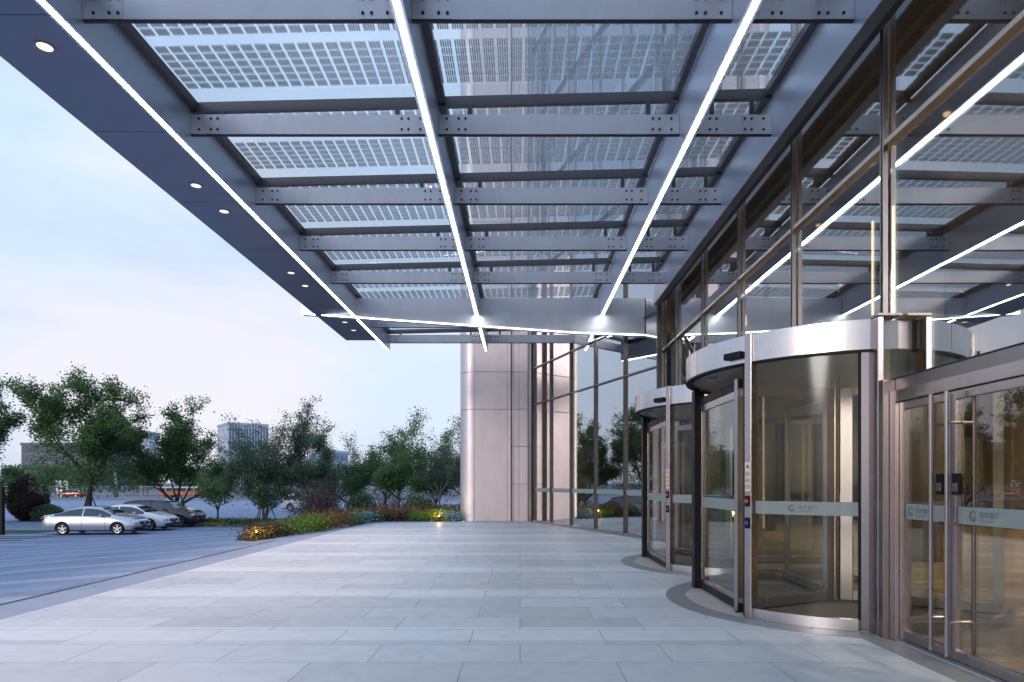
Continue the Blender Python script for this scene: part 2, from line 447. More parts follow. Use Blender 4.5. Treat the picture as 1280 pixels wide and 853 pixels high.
# oblique wall
dv = Vector((C1[0]-C0[0], C1[1]-C0[1], 0)); L = dv.length; dv.normalize(); nv = Vector((-dv.y, dv.x, 0))
if nv.x > 0: nv = -nv
UP = Vector((0,0,1))
tl = []
for px in (781.5, 744.5, 714, 689, 668.5):
    k = (px-650)/800.0   # where the seam in the photograph falls along the wall
    t = (k*C0[1]-C0[0])/(dv.x-k*dv.y); tl.append(t)
ts = [.06]+tl
ZO1, ZO2 = 4.52, 5.92
def onw(t, z, off=0.0): return Vector((C0[0],C0[1],0))+dv*t+nv*off+UP*z
for t in ts:
    m = MB(); m.obox(onw(t,ZT/2,0), dv, nv, UP, .058, .10, ZT); m.m = 1; m.obox(onw(t,ZT/2,.05), dv, nv, UP, .012, .008, ZT)
    m.build('mullion', [M['obmull'],M['darkgap']], bank)
for a, b in zip(ts[:-1], ts[1:]):
    w_ = b-a-.05; c = (a+b)/2
    for z in (ZO1, ZO2):
        m = MB(); m.obox(onw(c,z,.0), dv, nv, UP, w_, .085, .045); m.build('transom', M['obmull'], bank)
    for z0, z1 in ((.09,ZO1-.03),(ZO1+.03,ZO2-.03),(ZO2+.03,ZT)):
        m = MB(); m.obox(onw(c,(z0+z1)/2,-.02), dv, nv, UP, w_, .014, z1-z0); p = m.build('glass_pane', M['obglass'], bank)
        if z0 < .1:
            m = MB(); m.obox(onw(c,1.24,-.009), dv, nv, UP, w_, .004, .14); m.build('frosted_band', M['frost'], p)
    m = MB(); m.obox(onw(c,.04,0), dv, nv, UP, w_, .14, .088); m.build('base_rail', M['frame'], bank)
# end reveal between oblique glass and the clad pier
m = MB(); m.vprism([(C1[0]+.02,C1[1]-.12),(C1[0]-.10,C1[1]+.0),(C1[0]-.10,25.5),(C1[0]+.4,25.5)], 0, 30); m.build('reveal_panel', M['frame'], bank)

# clad pier: panels with open joints over a dark core
PX0, PX1, PY = -2.38, -.36, 25.0
m = MB(); m.box(PX0+.3, C1[0]-.05, PY+.30, PY+.9, 0, 30); m.build('pier_core', M['darkgap'], bank)
def rounded(x0, x1, y0, y1, r, n=10):
    p = [(x1,y0)]
    p = [(x1,y0),(x1,y1),(x0,y1)]
    for i in range(n+1):
        a = pi+pi/2*i/n; p.append((x0+r+r*cos(a), y0+r+r*sin(a)))
    return p
zj = [0,4.38,5.84,8.8,11.7,14.6,17.5,20.4,23.3,26.2,29.1]
for z0, z1 in zip(zj[:-1], zj[1:]):
    m = MB(); m.vprism(rounded(PX0,-1.80,PY,PY+3.2,.56), z0+.008, z1-.008); m.build('cladding_panel', M['clad_side'], bank, True)
    m = MB(); m.box(-1.785,-.50,PY,PY+.08,z0+.008,z1-.008); m.build('cladding_panel', M['clad'], bank, bevel=.006)
    m = MB(); m.box(-.488,-.36,PY-.015,PY+.3,z0+.008,z1-.008); m.build('cladding_panel', M['clad'], bank, bevel=.006)
zk = [0,1.46,2.93,4.40,5.86,8.8,11.7,14.6,17.5,20.4,23.3]
for z0, z1 in zip(zk[:-1], zk[1:]):
    for x0, x1 in ((-.33,-.045),(-.032,.30)):
        m = MB(); m.box(x0,x1,PY+.16 if x0 < -.1 else PY+.12,PY+.28,z0+.006,z1-.006); m.build('cladding_panel', M['clad'], bank, bevel=.005)
m = MB(); m.box(PX0+.02,-1.85,PY+3.25,PY+18,0,30); m.build('side_wall', M['clad'], bank)
# upper storeys above the glass front
fac = glass_mat('tower_glass', (.0,.0,.0), .32, .6, 2.0, .02, gcol=(.62,.72,.85))
def tower(mb, p0, p1, off):
    pass
tm = NT('tower_window'); d_ = tm.bsdf(tm.mix(tm.noise(tm.coord(),.4,2),(.06,.11,.18),(.10,.17,.26)), .06, .0); d_.inputs['Specular IOR Level'].default_value = 1.0
M['tower'] = tm.done(d_)
z0 = ZT+.02
m = MB()
m.add([(BX,-9,z0),(BX,C0[1],z0),(BX,C0[1],34),(BX,-9,34)],[(0,1,2,3)])
m.add([(C0[0]+.05,C0[1],z0),(C1[0],C1[1],z0),(C1[0],C1[1],34),(C0[0]+.05,C0[1],34)],[(0,1,2,3)])
m.add([(BX,-9,34),(30,-9,34),(30,45,34),(-1.8,45,34),(-1.8,25.3,34),(C1[0],C1[1],34),(C0[0],C0[1],34)],[(0,1,2,3,4,5,6)])
m.add([(30,-9,0),(30,45,0),(30,45,34),(30,-9,34)],[(0,1,2,3)]); m.add([(30,45,0),(-1.8,45,0),(-1.8,45,34),(30,45,34)],[(0,1,2,3)])
m.add([(BX,-9,0),(30,-9,0),(30,-9,34),(BX,-9,34)],[(0,1,2,3)])
m.build('upper_facade', M['tower'], bank)
m = MB()
for k in range(9):
    z = z0+.3+k*2.9
    m.box(BX-.08,BX-.01,-9,C0[1]-.1,z,z+.5); m.obox(onw(L/2,z+.25,.05), dv, nv, UP, L-.3, .07, .5)
for y in [YM[0]-2.06*2, YM[0]-2.06]+seq[:-1]: m.box(BX-.13,BX-.085,y-.04,y+.04,z0,33.5)
for t in ts: m.obox(onw(t,(z0+33.5)/2,.12), dv, nv, UP, .09, .05, 33.5-z0)
m.build('spandrel_grid', plain('spandrel_blue',(.22,.29,.40),.3,.3), bank)

# lobby
M['lobbystone2'] = plain('lobby_travertine', (.30,.235,.165), .45, 0, .3, 1.2)
g = MB(); g.vprism([(3.64,-8),(29,-8),(29,44),(1,44),(.50,25.2),(3.74,16.5)], -.3, -.002); tag(g.build('lobby_floor', M['lobbyfloor']), kind='structure')
m = MB(); m.vprism([(3.80,-8),(29,-8),(29,44),(1,44),(.66,25.2),(3.86,16.5)], 7.4, 7.6); m.build('lobby_ceiling', M['lobbyceil'], bank)
m = MB(); m.box(3.9,4.5,-8,14.6,6.5,7.4); m.build('ceiling_bulkhead', M['lobbyceil'], bank)
for k in range(12):
    m = MB(); m.box(17,17.2,-8+k*4.2,-3.85+k*4.2,0,7.4); m.build('lobby_wall_panel', M['lobbywall'] if k % 3 else M['lobbydark'], bank)
m = MB(); m.box(1,17,40,40.2,0,7.4); m.build('lobby_wall_panel', M['lobbywall'], bank)
m = MB(); m.box(3.8,17,-7.9,-7.7,0,7.4); m.build('lobby_wall_panel', M['lobbydark'], bank)
for x, y in ((7.6,4.6),(7.6,12.6),(7.6,20.6),(13,4.6),(13,12.6),(13,20.6),(4.6,27.5)):
    m = MB(); m.box(x-.45,x+.45,y-.45,y+.45,0,7.39); c = m.build('lobby_column', M['lobbydark'], bank, bevel=.02)
    m = MB()
    for sx in (-1,1): m.box(x-.474,x-.453,y+sx*.36-.02,y+sx*.36+.02,.3,6.8)
    if y < 27: m.build('light_line', M['lobbylight'], c)
m = MB(); m.box(2.15,2.75,24.2,24.7,0,7.39); c = m.build('lobby_column', M['cream'], bank, bevel=.02)
m = MB(); m.box(2.1,2.145,24.4,24.5,.2,7); m.build('light_line', M['lobbylight'], c)
for k in range(5):
    a = onw(.4+k*1.9,0,-3.4); c2 = onw(1.2+k*1.9,3.0,-3.4); m = MB(); m.obox(c2,dv,nv,UP,1.88,.12,6.0); m.build('lobby_wall_panel', M['lobbystone2'] , bank)
# reception counter inside
m = MB(); m.box(11,12,6,11,0,1.1); m.box(10.9,12.1,5.9,11.1,1.1,1.16); tag(m.build('reception_counter', M['lobbydark']), 'long brown reception counter standing deep in the lobby', 'counter')
lamp_pos = []
for x in (6.8,9.5,12.2,14.5):
    for y in (2.0,6.2,10.2,14.6,19,24):
        m = MB(); m.disc(x,y,.05,7.36,7.395,16); m.build('lobby_downlight', M['lampwarm'], bank); lamp_pos.append((x,y))
for i, (x,y) in enumerate(lamp_pos):
    if i % 2: continue
    l = bpy.data.lights.new('lobby_lamp','SPOT'); l.energy = 620; l.color = (1,.86,.68); l.spot_size = radians(115); l.spot_blend = .6; l.shadow_soft_size = .09
    o = bpy.data.objects.new('lobby_lamp', l); COL.objects.link(o); o.parent = bank; o.location = Vector((x,y,7.33))-Vector(bank.location)

# ================================================================== WRITING
def text_faces(s, size):
    cu = bpy.data.curves.new('t','FONT'); cu.body = s; cu.size = size; cu.align_x = 'LEFT'; cu.align_y = 'CENTER'
    o = bpy.data.objects.new('t', cu); COL.objects.link(o)
    dg = bpy.context.evaluated_depsgraph_get(); me = bpy.data.meshes.new_from_object(o.evaluated_get(dg))
    vs = [tuple(v.co) for v in me.vertices]; fs = [tuple(p.vertices) for p in me.polygons]
    bpy.data.objects.remove(o); bpy.data.curves.remove(cu); bpy.data.meshes.remove(me)
    return vs, fs
def emblem(r):
    """ring-like swirl with a gap and an inner sickle"""
    vs, fs = [], []; n = 26
    for i in range(n+1):
        a = radians(35+300*i/n); w_ = r*(.16+.24*sin(pi*i/n)); vs += [((r-w_)*cos(a),(r-w_)*sin(a),0),(r*cos(a),r*sin(a),0)]
    fs += [(2*i,2*i+1,2*i+3,2*i+2) for i in range(n)]
    b = len(vs)
    for i in range(n+1):
        a = radians(200+190*i/n); w_ = r*.26*sin(pi*i/n)+.001; q = r*.52; vs += [((q-w_/2)*cos(a)+r*.08,(q-w_/2)*sin(a)+r*.12,0),((q+w_/2)*cos(a)+r*.08,(q+w_/2)*sin(a)+r*.12,0)]
    fs += [(b+2*i,b+2*i+1,b+2*i+3,b+2*i+2) for i in range(n)]
    return vs, fs
def logo_flat(mb, h):
    """emblem and the four characters, flat in XY, starting at x=0; returns width"""
    v, f = emblem(h*.5); mb.add([(x+h*.5,y,z) for x,y,z in v], f)
    v, f = text_faces('恒丰银行', h*.62); mb.add([(x+h*1.3,y+h*.10,z) for x,y,z in v], f)
    v, f = text_faces('HENGFENG BANK', h*.22); mb.add([(x+h*1.3,y-h*.40,z) for x,y,z in v], f)
    return max(p[0] for p in mb.v)
LOGO = MB(); LOGOW = logo_flat(LOGO, 1.0)

# ================================================================== SWING DOORS
door = empty('glass_double_door', (3.62,5.3,0))
tag(door, 'tall double glass swing door with long steel pull bars beside the revolving door', 'glass door')
ya, yb = 6.165, 4.24
m = MB(); m.box(3.56,3.72,ya-.09,ya,0,T1-.06); m.build('jamb', M['steel'], door, bevel=.004)
m = MB(); m.box(3.56,3.72,yb,yb+.09,0,T1-.06); m.build('jamb', M['steel'], door, bevel=.004)
m = MB(); m.box(3.565,3.715,yb+.092,ya-.092,T1-.17,T1-.06); m.build('head_rail', M['steel'], door, bevel=.004)
m = MB(); m.box(3.60,3.72,yb+.092,ya-.092,0,.03); m.build('threshold', M['steel'], door)
ymid = 5.36
for i, (y0, y1) in enumerate(((ymid+.004,ya-.095),(yb+.095,ymid-.004))):
    leaf = MB(); x0, x1 = 3.60, 3.66; zt = T1-.175
    leaf.box(x0,x1,y0,y0+.065,.035,zt); leaf.box(x0,x1,y1-.065,y1,.035,zt); leaf.box(x0,x1,y0+.065,y1-.065,zt-.07,zt); leaf.box(x0,x1,y0+.065,y1-.065,.035,.115)
    lf = leaf.build('door_leaf', M['steel'], door, bevel=.003)
    m = MB(); m.box(3.625,3.637,y0+.066,y1-.066,.116,zt-.071); m.build('glass', M['doorglass'], lf)
    m = MB(); m.box(3.6205,3.6235,y0+.066,y1-.066,1.165,1.305); m.build('frosted_band', M['frost'], lf)
    hy = y0+.11 if i == 0 else y1-.085
    h = MB(); h.tube((3.515,hy,.07),(3.515,hy,2.26),.017,n=12)
    for z in (.35,1.16,2.0): h.tube((3.515,hy,z),(3.624,hy,z),.012,n=8)
    h.build('pull_bar', M['steel'], lf, smooth=False)
    h = MB(); h.tube((3.74,hy,.07),(3.74,hy,2.26),.017,n=12)
    for z in (.35,1.16,2.0): h.tube((3.74,hy,z),(3.638,hy,z),.012,n=8)
    h.build('pull_bar', M['steel'], lf)
    k = MB(); k.box(3.575,3.599,hy-.05,hy+.03,1.40,1.58); k.m = 1; k.box(3.570,3.5745,hy-.04,hy+.02,1.43,1.50)
    k.build('lock_box', [M['black'],M['steel']], lf, bevel=.004)
    lg = MB(); s_ = .085; st = (y1-.10) if i == 0 else (y1-.20)
    lg.add([(3.6185,st-x*s_,1.235+y*s_) for x,y,z in LOGO.v], LOGO.f); lg.build('bank_logo', M['logo'], lf)

# ================================================================== REVOLVING DOORS
def revolving(cx, cy, label, wing0):
    rv = empty('revolving_door', (cx,cy,0)); tag(rv, label, 'revolving door', 'revolving doors under the canopy')
    Rr = 1.81; zc = 2.84
    # canopy drum
    segs = ((97,143.6),(144.4,187),(187.5,215.6),(216.4,262.8))
    m = MB(); m.arcwall(cx,cy,Rr-.05,Rr+.03,104,256,zc,3.14); m.build('drum_band', M['steel_band'], rv, True)
    m = MB()
    for a in (122,187.2,240): m.arcwall(cx,cy,Rr+.0285,Rr+.0315,a,a+.12,zc+.002,3.138,2)
    m.build('band_seam', M['darkgap'], rv)
    m = MB(); m.arcwall(cx,cy,Rr-.052,Rr+.034,104,256,zc-.022,zc-.002); m.build('drum_edge', M['black'], rv)
    m = MB(); m.arcwall(cx,cy,Rr-.05,Rr,-103,103,zc,3.12); m.build('inner_band', M['frame'], rv, True)
    cl = plain('drum_ceiling_grey', (.34,.35,.35), .35, .3)
    m = MB(); m.disc(cx,cy,Rr-.055,zc+.004,zc+.03,64); c = m.build('drum_ceiling', cl, rv)
    m = MB(); m.disc(cx-1.58,cy,.07,zc-.006,zc+.003,20); m.build('ceiling_lamp', plain('lamp_off',(.16,.16,.16),.3), c)
    m = MB(); m.disc(cx,cy,Rr-.055,3.10,3.125,64); m.build('drum_roof', M['frame'], rv)
    # curved glass, curbs, side panels
    for s in (1,-1):
        A = lambda a: a if s > 0 else 360-a
        for a0, a1 in ((218,250.3),):
            m = MB(); m.arcwall(cx,cy,Rr-.012,Rr,*sorted((A(a0),A(a1))),.125,zc-.022); gp = m.build('curved_glass', M['curveglass'], rv, True)
            m = MB(); m.arcwall(cx,cy,Rr+.001,Rr+.004,*sorted((A(a0),A(a1))),1.165,1.305); m.build('frosted_band', M['frost'], gp)
            if s > 0:
                lg = MB(); h = .075
                lg.add([(cx+(Rr+.0065)*cos(radians(229.5)+x*h/Rr), cy+(Rr+.0065)*sin(radians(229.5)+x*h/Rr), 1.235+y*h) for x,y,z in LOGO.v], LOGO.f)
                lg.build('bank_logo', M['logo'], gp)
            m = MB(); m.arcwall(cx,cy,Rr-.05,Rr+.02,*sorted((A(a0-1),A(a1))),.0,.12); m.build('base_curb', M['steel_band'], rv, True)
        m = MB(); m.arcwall(cx,cy,Rr-.02,Rr+.006,*sorted((A(251.2),A(254))),.02,zc-.022); m.build('side_panel', M['steel'], rv, True)
        m = MB(); m.arcwall(cx,cy,Rr-.03,Rr+.012,*sorted((A(250.4),A(251.1))),.12,zc-.022); m.build('glass_bead', M['black'], rv)
        m = MB(); m.arcwall(cx,cy,Rr-.012,Rr,*sorted((A(258),A(322))),.125,zc-.01); m.build('curved_glass', M['curveglass'], rv, True)
        m = MB(); m.arcwall(cx,cy,Rr-.05,Rr+.02,*sorted((A(258),A(322))),.0,.12); m.build('base_curb', M['steel'], rv, True)
        # posts at the opening: steel outside, black behind
        px, py = cx+1.81*cos(radians(A(216.3))), cy+1.81*sin(radians(A(216.3)))
        m = MB(); m.obox((px,py,1.575),(cos(radians(A(216.3))),sin(radians(A(216.3))),0),(-sin(radians(A(216.3))),cos(radians(A(216.3))),0),UP,.13,.085,3.15)
        post = m.build('steel_post', M['steel'], rv, bevel=.006)
        m = MB(); m.box(px-(.05 if s > 0 else .085),px+.06,py+(.055 if s > 0 else -.15),py+(.12 if s > 0 else -.0),.005,zc-.03); m.build('black_post', M['black'], rv, bevel=.004)
        if s > 0:
            st = MB(); xa = px-.0745; 
            nrm = Vector((cos(radians(216.3)),sin(radians(216.3)),0)); tg = Vector((-sin(radians(216.3)),cos(radians(216.3)),0))
            def onp(u, z, o=.0): return Vector((px,py,0))+nrm*(.0665+o)+tg*u+UP*z
            def plate(mb, u0, u1, za, zb, o0, o1):
                mb.obox(onp((u0+u1)/2,(za+zb)/2,(o0+o1)/2),nrm,tg,UP,o1-o0,u1-u0,zb-za)
            st = MB(); plate(st,-.032,.032,1.41,1.73,0,.002); sp_ = st.build('warning_sticker', plain('sticker_beige',(.62,.50,.42),.5), rv)
            sy = MB()
            p = [onp(u,z,.0035) for u,z in ((-.024,1.665),(.024,1.665),(0,1.712))]; sy.add(p,[(0,1,2)])
            for zc2 in (1.60,1.53,1.46):
                n = 18; v = []
                for i in range(n):
                    a = 2*pi*i/n; v += [onp(.017*cos(a),zc2+.017*sin(a),.0035), onp(.025*cos(a),zc2+.025*sin(a),.0035)]
                sy.add(v,[(2*i,2*i+1,(2*i+3)%(2*n),(2*i+2)%(2*n)) for i in range(n)])
                plate(sy,-.013,.013,zc2-.004,zc2+.004,.003,.0042)
            sy.build('warning_symbol', M['logo'], sp_)
            for zb_, nm, colr in ((1.30,'emergency_button',(.55,.03,.03)),(1.06,'disabled_button',(.02,.07,.35))):
                bp = MB(); plate(bp,-.030,.030,zb_-.06,zb_+.06,0,.012); bo = bp.build('button_plate', M['black'], rv, bevel=.004)
                b2 = MB(); b2.tube(onp(0,zb_,.012),onp(0,zb_,.028),.022,n=16); b2.build(nm, plain(nm,colr,.35), bo)
    # framed glass panel across the opening
    xo = cx-1.44; y0, y1 = cy-.955, cy+.955
    m = MB(); m.box(xo-.03,xo+.03,y0,y1,.015,.11); m.box(xo-.03,xo+.03,y0,y1,2.60,2.70); m.build('opening_frame', M['black'], rv, bevel=.003)
    m = MB(); zt = 2.595
    m.box(xo-.022,xo+.022,y1-.10,y1-.004,.112,zt); m.box(xo-.022,xo+.022,y0+.004,y0+.06,.112,zt); m.box(xo-.022,xo+.022,y0+.06,y1-.10,zt-.09,zt); m.box(xo-.022,xo+.022,y0+.06,y1-.10,.112,.16)
    pf = m.build('panel_frame', M['steel'], rv, bevel=.003)
    m = MB(); m.box(xo-.006,xo+.006,y0+.061,y1-.101,.161,zt-.091); m.build('panel_glass', M['wingglass'], pf)
    m = MB(); m.box(xo-.011,xo-.008,y0+.061,y1-.101,1.165,1.305); m.build('frosted_band', M['frost'], pf)
    # wings
    m = MB(); m.tube((cx,cy,.02),(cx,cy,zc),.055,n=20); m.build('centre_shaft', M['steel'], rv, True)
    for k in range(3):
        a = radians(wing0+120*k); u = Vector((cos(a),sin(a),0)); w_ = Vector((-sin(a),cos(a),0)); c0 = Vector((cx,cy,0))
        def bar(mb, r0, r1, z0, z1, th): mb.obox(c0+u*(r0+r1)/2+UP*(z0+z1)/2, u, w_, UP, r1-r0, th, z1-z0)
        m = MB(); bar(m,.06,.20,.03,2.7,.06); bar(m,1.62,1.72,.03,2.7,.05); bar(m,.20,1.62,.03,.14,.05); bar(m,.20,1.62,2.6,2.7,.05)
        wg = m.build('wing', [M['frame']], rv, bevel=.004)
        m = MB(); bar(m,.20,1.62,.14,2.6,.012); m.build('wing_glass', M['wingglass'], wg)
        m = MB(); bar(m,.20,1.72,.004,.028,.02); m.build('brush_seal', M['rubber'], wg)
    # sensors on the band
    for a in (210.5,150):
        ar = radians(a); nrm = Vector((cos(ar),sin(ar),0)); tg = Vector((-sin(ar),cos(ar),0))
        m = MB(); m.obox(Vector((cx,cy,2.93))+nrm*(Rr+.065),nrm,tg,UP,.07,.24,.075); m.build('motion_sensor', M['black'], rv, bevel=.012)
    # floor inlays
    m = MB()
    m.arcwall(cx,cy,Rr+.035,Rr+.30,106,254,.0008,.0046,60); m.build('ring_inlay', M['ring'], rv)
    m = MB(); n = 30; P = [(cx+(Rr+.03)*cos(radians(143+74*i/n)), cy+(Rr+.03)*sin(radians(143+74*i/n))) for i in range(n+1)]
    m.vprism(P,.001,.0052); m.build('threshold_stone', M['sill_stone'], rv)
    m = MB(); P = [(cx+1.74*cos(radians(218+284*i/90)), cy+1.74*sin(radians(218+284*i/90))) for i in range(91)]
    m.vprism(P,.001,.0075); m.build('floor_mat', M['mat'], rv)
    return rv
revolving(4.02,8.16,'larger looking revolving door, the one next to the glass swing doors',207)
revolving(4.02,11.98,'revolving door standing farther along, between its twin and the angled glass wall',235)
# lobby objects seen through the doors
k = empty('information_kiosk', (4.75,9.55,0)); tag(k,'slim lobby kiosk with a tilted bright screen behind the revolving door','kiosk')
m = MB(); m.tube((4.75,9.55,0),(4.75,9.55,.02),.18,n=20); m.tube((4.75,9.55,.02),(4.75,9.55,1.2),.03,n=12); m.build('stand', M['steel'], k, True)
m = MB(); m.obox((4.72,9.5,1.26),(.8,-.6,0),Vector((.6,.8,.9)).normalized(),Vector((-.54,-.72,1.0)).normalized(),.34,.24,.02); m.build('screen', emis('screen_teal',(.55,.85,.9),.8), k)
k = empty('notice_board', (5.3,10.2,0)); tag(k,'hanging white and teal notice board inside the lobby','notice board')
m = MB(); m.box(5.0,5.02,9.7,10.3,2.05,2.75); m.build('board', plain('board_white',(.75,.80,.80),.5), k)
m = MB(); m.box(4.994,4.999,9.7,10.3,2.22,2.30); m.build('stripe', plain('board_teal',(.05,.25,.27),.5), k)
m = MB(); v, f = emblem(.08); m.add([(4.993,10.18-x,2.55+y) for x,y,z in v],f); v,f = text_faces('恒丰银行',.12); m.add([(4.993,10.06-x,2.55+y) for x,y,z in v],f); m.build('board_writing', M['logo'], k)
m = MB(); m.tube((5.01,9.8,2.75),(5.01,9.8,7.39),.006,n=6); m.tube((5.01,10.2,2.75),(5.01,10.2,7.39),.006,n=6); m.build('hanger_rod', M['steel'], k)
# dark stone strip along the foot of the wall
g = MB(); g.box(3.30,3.56,-9,6.20,.0005,.0022); tag(g.build('wall_foot_paving', M['ring']), kind='structure')

# ================================================================== CANOPY
can = empty('entrance_canopy', (0,8,6.0)); tag(can,'long steel and solar glass canopy with white light lines over the entrance','canopy')
ZB = 6.0
YB = [6.47+PITCH*k for k in range(-2,8)]       # cross beams; the sixth from the front is the deep one
Y0, Y1 = -3.0, 21.8
YD = 17.14
def zp(x): return 6.485+.024*(x+4.4)
# edge girder: soffit boards, inner web, outer fascia
ysf = [6.15+2.05*k for k in range(-2,8)]
for a, b in zip(ysf[:-1], ysf[1:]):
    b = min(b, 20.2)
    if a >= 20.1: break
    m = MB(); m.box(-5.48,-4.535,a+.005,b-.005,ZB,ZB+.03); m.build('soffit_panel', M['soffit'], can)
m = MB(); m.box(-5.475,-4.54,2.0,20.19,ZB+.04,ZB+.60); m.build('edge_girder', M['soffit'], can)
m = MB(); m.box(-4.53,-4.42,2.0,Y1,ZB+.004,ZB+.62); m.build('girder', M['girder'], can)
m = MB(); m.box(-4.497,-4.450,2.0,Y1-.02,ZB-.003,ZB+.0035); m.build('light_line', M['led'], can)
for x in (-1.16,2.21):
    m = MB(); m.box(x-.065,x+.065,2.0,Y1,ZB+.004,ZB+.66); m.build('girder', M['girder'], can)
    m = MB(); m.box(x-.027,x+.027,2.0,Y1-.02,ZB-.004,ZB+.0035); m.build('light_line', M['led'], can)
m = MB(); m.box(3.38,3.49,2.0,16.1,ZB,ZB+.78); m.m = 1; m.box(3.37,3.50,2.0,16.1,ZB-.02,ZB-.002); m.build('wall_girder', [M['girder'],M['purlin']], can)
m = MB(); m.box(3.495,3.63,2.0,16.1,ZB+.05,ZB+.30); m.build('wall_flashing', M['darkgap'], can)
bays = [(-4.418,-1.228),(-1.092,2.142),(2.278,3.378)]
for bi, (xa, xb) in enumerate(bays):
    ylim = 16.0 if bi == 2 else 21.7
    for yb_ in YB:
        if yb_ > ylim or abs(yb_-YD) < .3: continue
        m = MB(); m.box(xa,xb,yb_,yb_+.03,ZB+.186,ZB+.45)
        m.m = 1; m.box(xa,xb,yb_-.004,yb_+.034,ZB+.168,ZB+.185)
        m.m = 0
        for s, xe in ((1,xa),(-1,xb)):
            x2 = xe+s*.40; m.m = 2; m.box(min(xe,x2)+.001,max(xe,x2)-.001,yb_-.007,yb_-.001,ZB+.188,ZB+.446)
            m.m = 1
            for dx in (.11,.27,.36):
                for dz in (.245,.39): m.tube((xe+s*dx,yb_-.018,ZB+dz),(xe+s*dx,yb_-.006,ZB+dz),.016,n=8)
        bm_ = m.build('cross_beam', [M['beam'],M['darkgap'],M['beam']], can)
        w_ = xb-xa
        for xx in ((xa+.42,xb-.42) if w_ > 2 else (xa+.30,xb-.26)):
            m = MB(); m.box(xx-.03,xx+.03,yb_+.003,yb_+.028,ZB+.451,zp(xx)+.01)
            m.build('purlin_stub', M['purlin'], bm_)
        m = MB()
        z0a, z0b = zp(xa), zp(xb)
        m.yprism([(xa,z0a),(xb,z0b),(xb,z0b+.13),(xa,z0a+.13)], yb_+.0, yb_+.07); m.build('purlin', M['purlin'], can)
    # glass sheets and edge bars
    ycuts = [y+.05 for y in YB if y < ylim+.2]
    if bi == 2: ycuts.append(16.05)
    for a, b in zip(ycuts[:-1], ycuts[1:]):
        m = MB(); za, zb_ = zp(xa)+.137, zp(xb)+.137
        m.yprism([(xa+.04,za),(xb-.04,zb_),(xb-.04,zb_+.016),(xa+.04,za+.016)], a+.012, b-.012); m.build('solar_glass', M['pv'], can, origin=(0,0,0)).location = -Vector(can.location)
    for xe, s in ((xa,1),(xb,-1)):
        for a, b in zip(ycuts[:-1], ycuts[1:]):
            m = MB(); z = zp(xe)+.03
            m.box(min(xe,xe+s*.09)+.002,max(xe,xe+s*.09)-.002,a+.055,b-.055,z,z+.105); m.build('edge_bar', M['purlin'], can)
# deep tapering cross girder with its own light line
top = 6.45
prof = [(-5.86,6.46),(-5.86,6.04),(1.66,5.52),(3.48,5.47),(3.48,top),(-4.4,top)]
m = MB(); m.yprism([(-5.86,6.40),(-5.86,6.045),(1.66,5.525),(3.34,5.475),(3.34,top),(-4.4,top)], YD, YD+.28); m.build('deep_girder', M['beam'], can)
m = MB()
pl = [(-5.84,6.036),(1.66,5.516),(3.34,5.466)]
for (xa,za),(xb,zb_) in zip(pl[:-1],pl[1:]):
    m.yprism([(xa,za),(xb,zb_),(xb,zb_+.007),(xa,za+.007)], YD-.012, YD+.06)
m.build('light_line', M['led2'], can)
# downlights in the soffit
for i, y in enumerate((2.6,3.6,6.6,9.68,10.6,13.7,14.6,17.9,18.85)):
    m = MB(); m.arcwall(-4.9,y,.072,.10,0,360,ZB-.006,ZB-.001,24); d = m.build('downlight', M['steel'], can)
    m = MB(); m.disc(-4.9,y,.071,ZB-.004,ZB-.001,20); m.build('lamp', M['lampwarm'] if i < 3 else M['lamppale'], d)
    l = bpy.data.lights.new('downlight_lamp','SPOT'); l.energy = 160; l.color = (1,.68,.52); l.spot_size = radians(80); l.spot_blend = .7; l.shadow_soft_size = .06
    o = bpy.data.objects.new('downlight_lamp', l); COL.objects.link(o); o.parent = can; o.location = Vector((-4.9,y,ZB-.02))-Vector(can.location)
# uplight at the pier
k = empty('uplight', (-2.2,24.72,0)); tag(k,'small recessed uplight glowing at the foot of the rose metal pier','lamp')
m = MB(); m.disc(-2.2,24.72,.06,.001,.012,16); m.build('housing', M['black'], k)
m = MB(); m.disc(-2.2,24.72,.045,.0125,.016,16); m.build('lens', M['lampwarm'], k)
l = bpy.data.lights.new('uplight_lamp','SPOT'); l.energy = 30; l.color = (1,.8,.5); l.spot_size = radians(70); l.spot_blend = .6; l.shadow_soft_size = .03
o = bpy.data.objects.new('uplight_lamp', l); COL.objects.link(o); o.parent = k; o.location = (0,0,.05); o.rotation_euler = (pi,0,0)
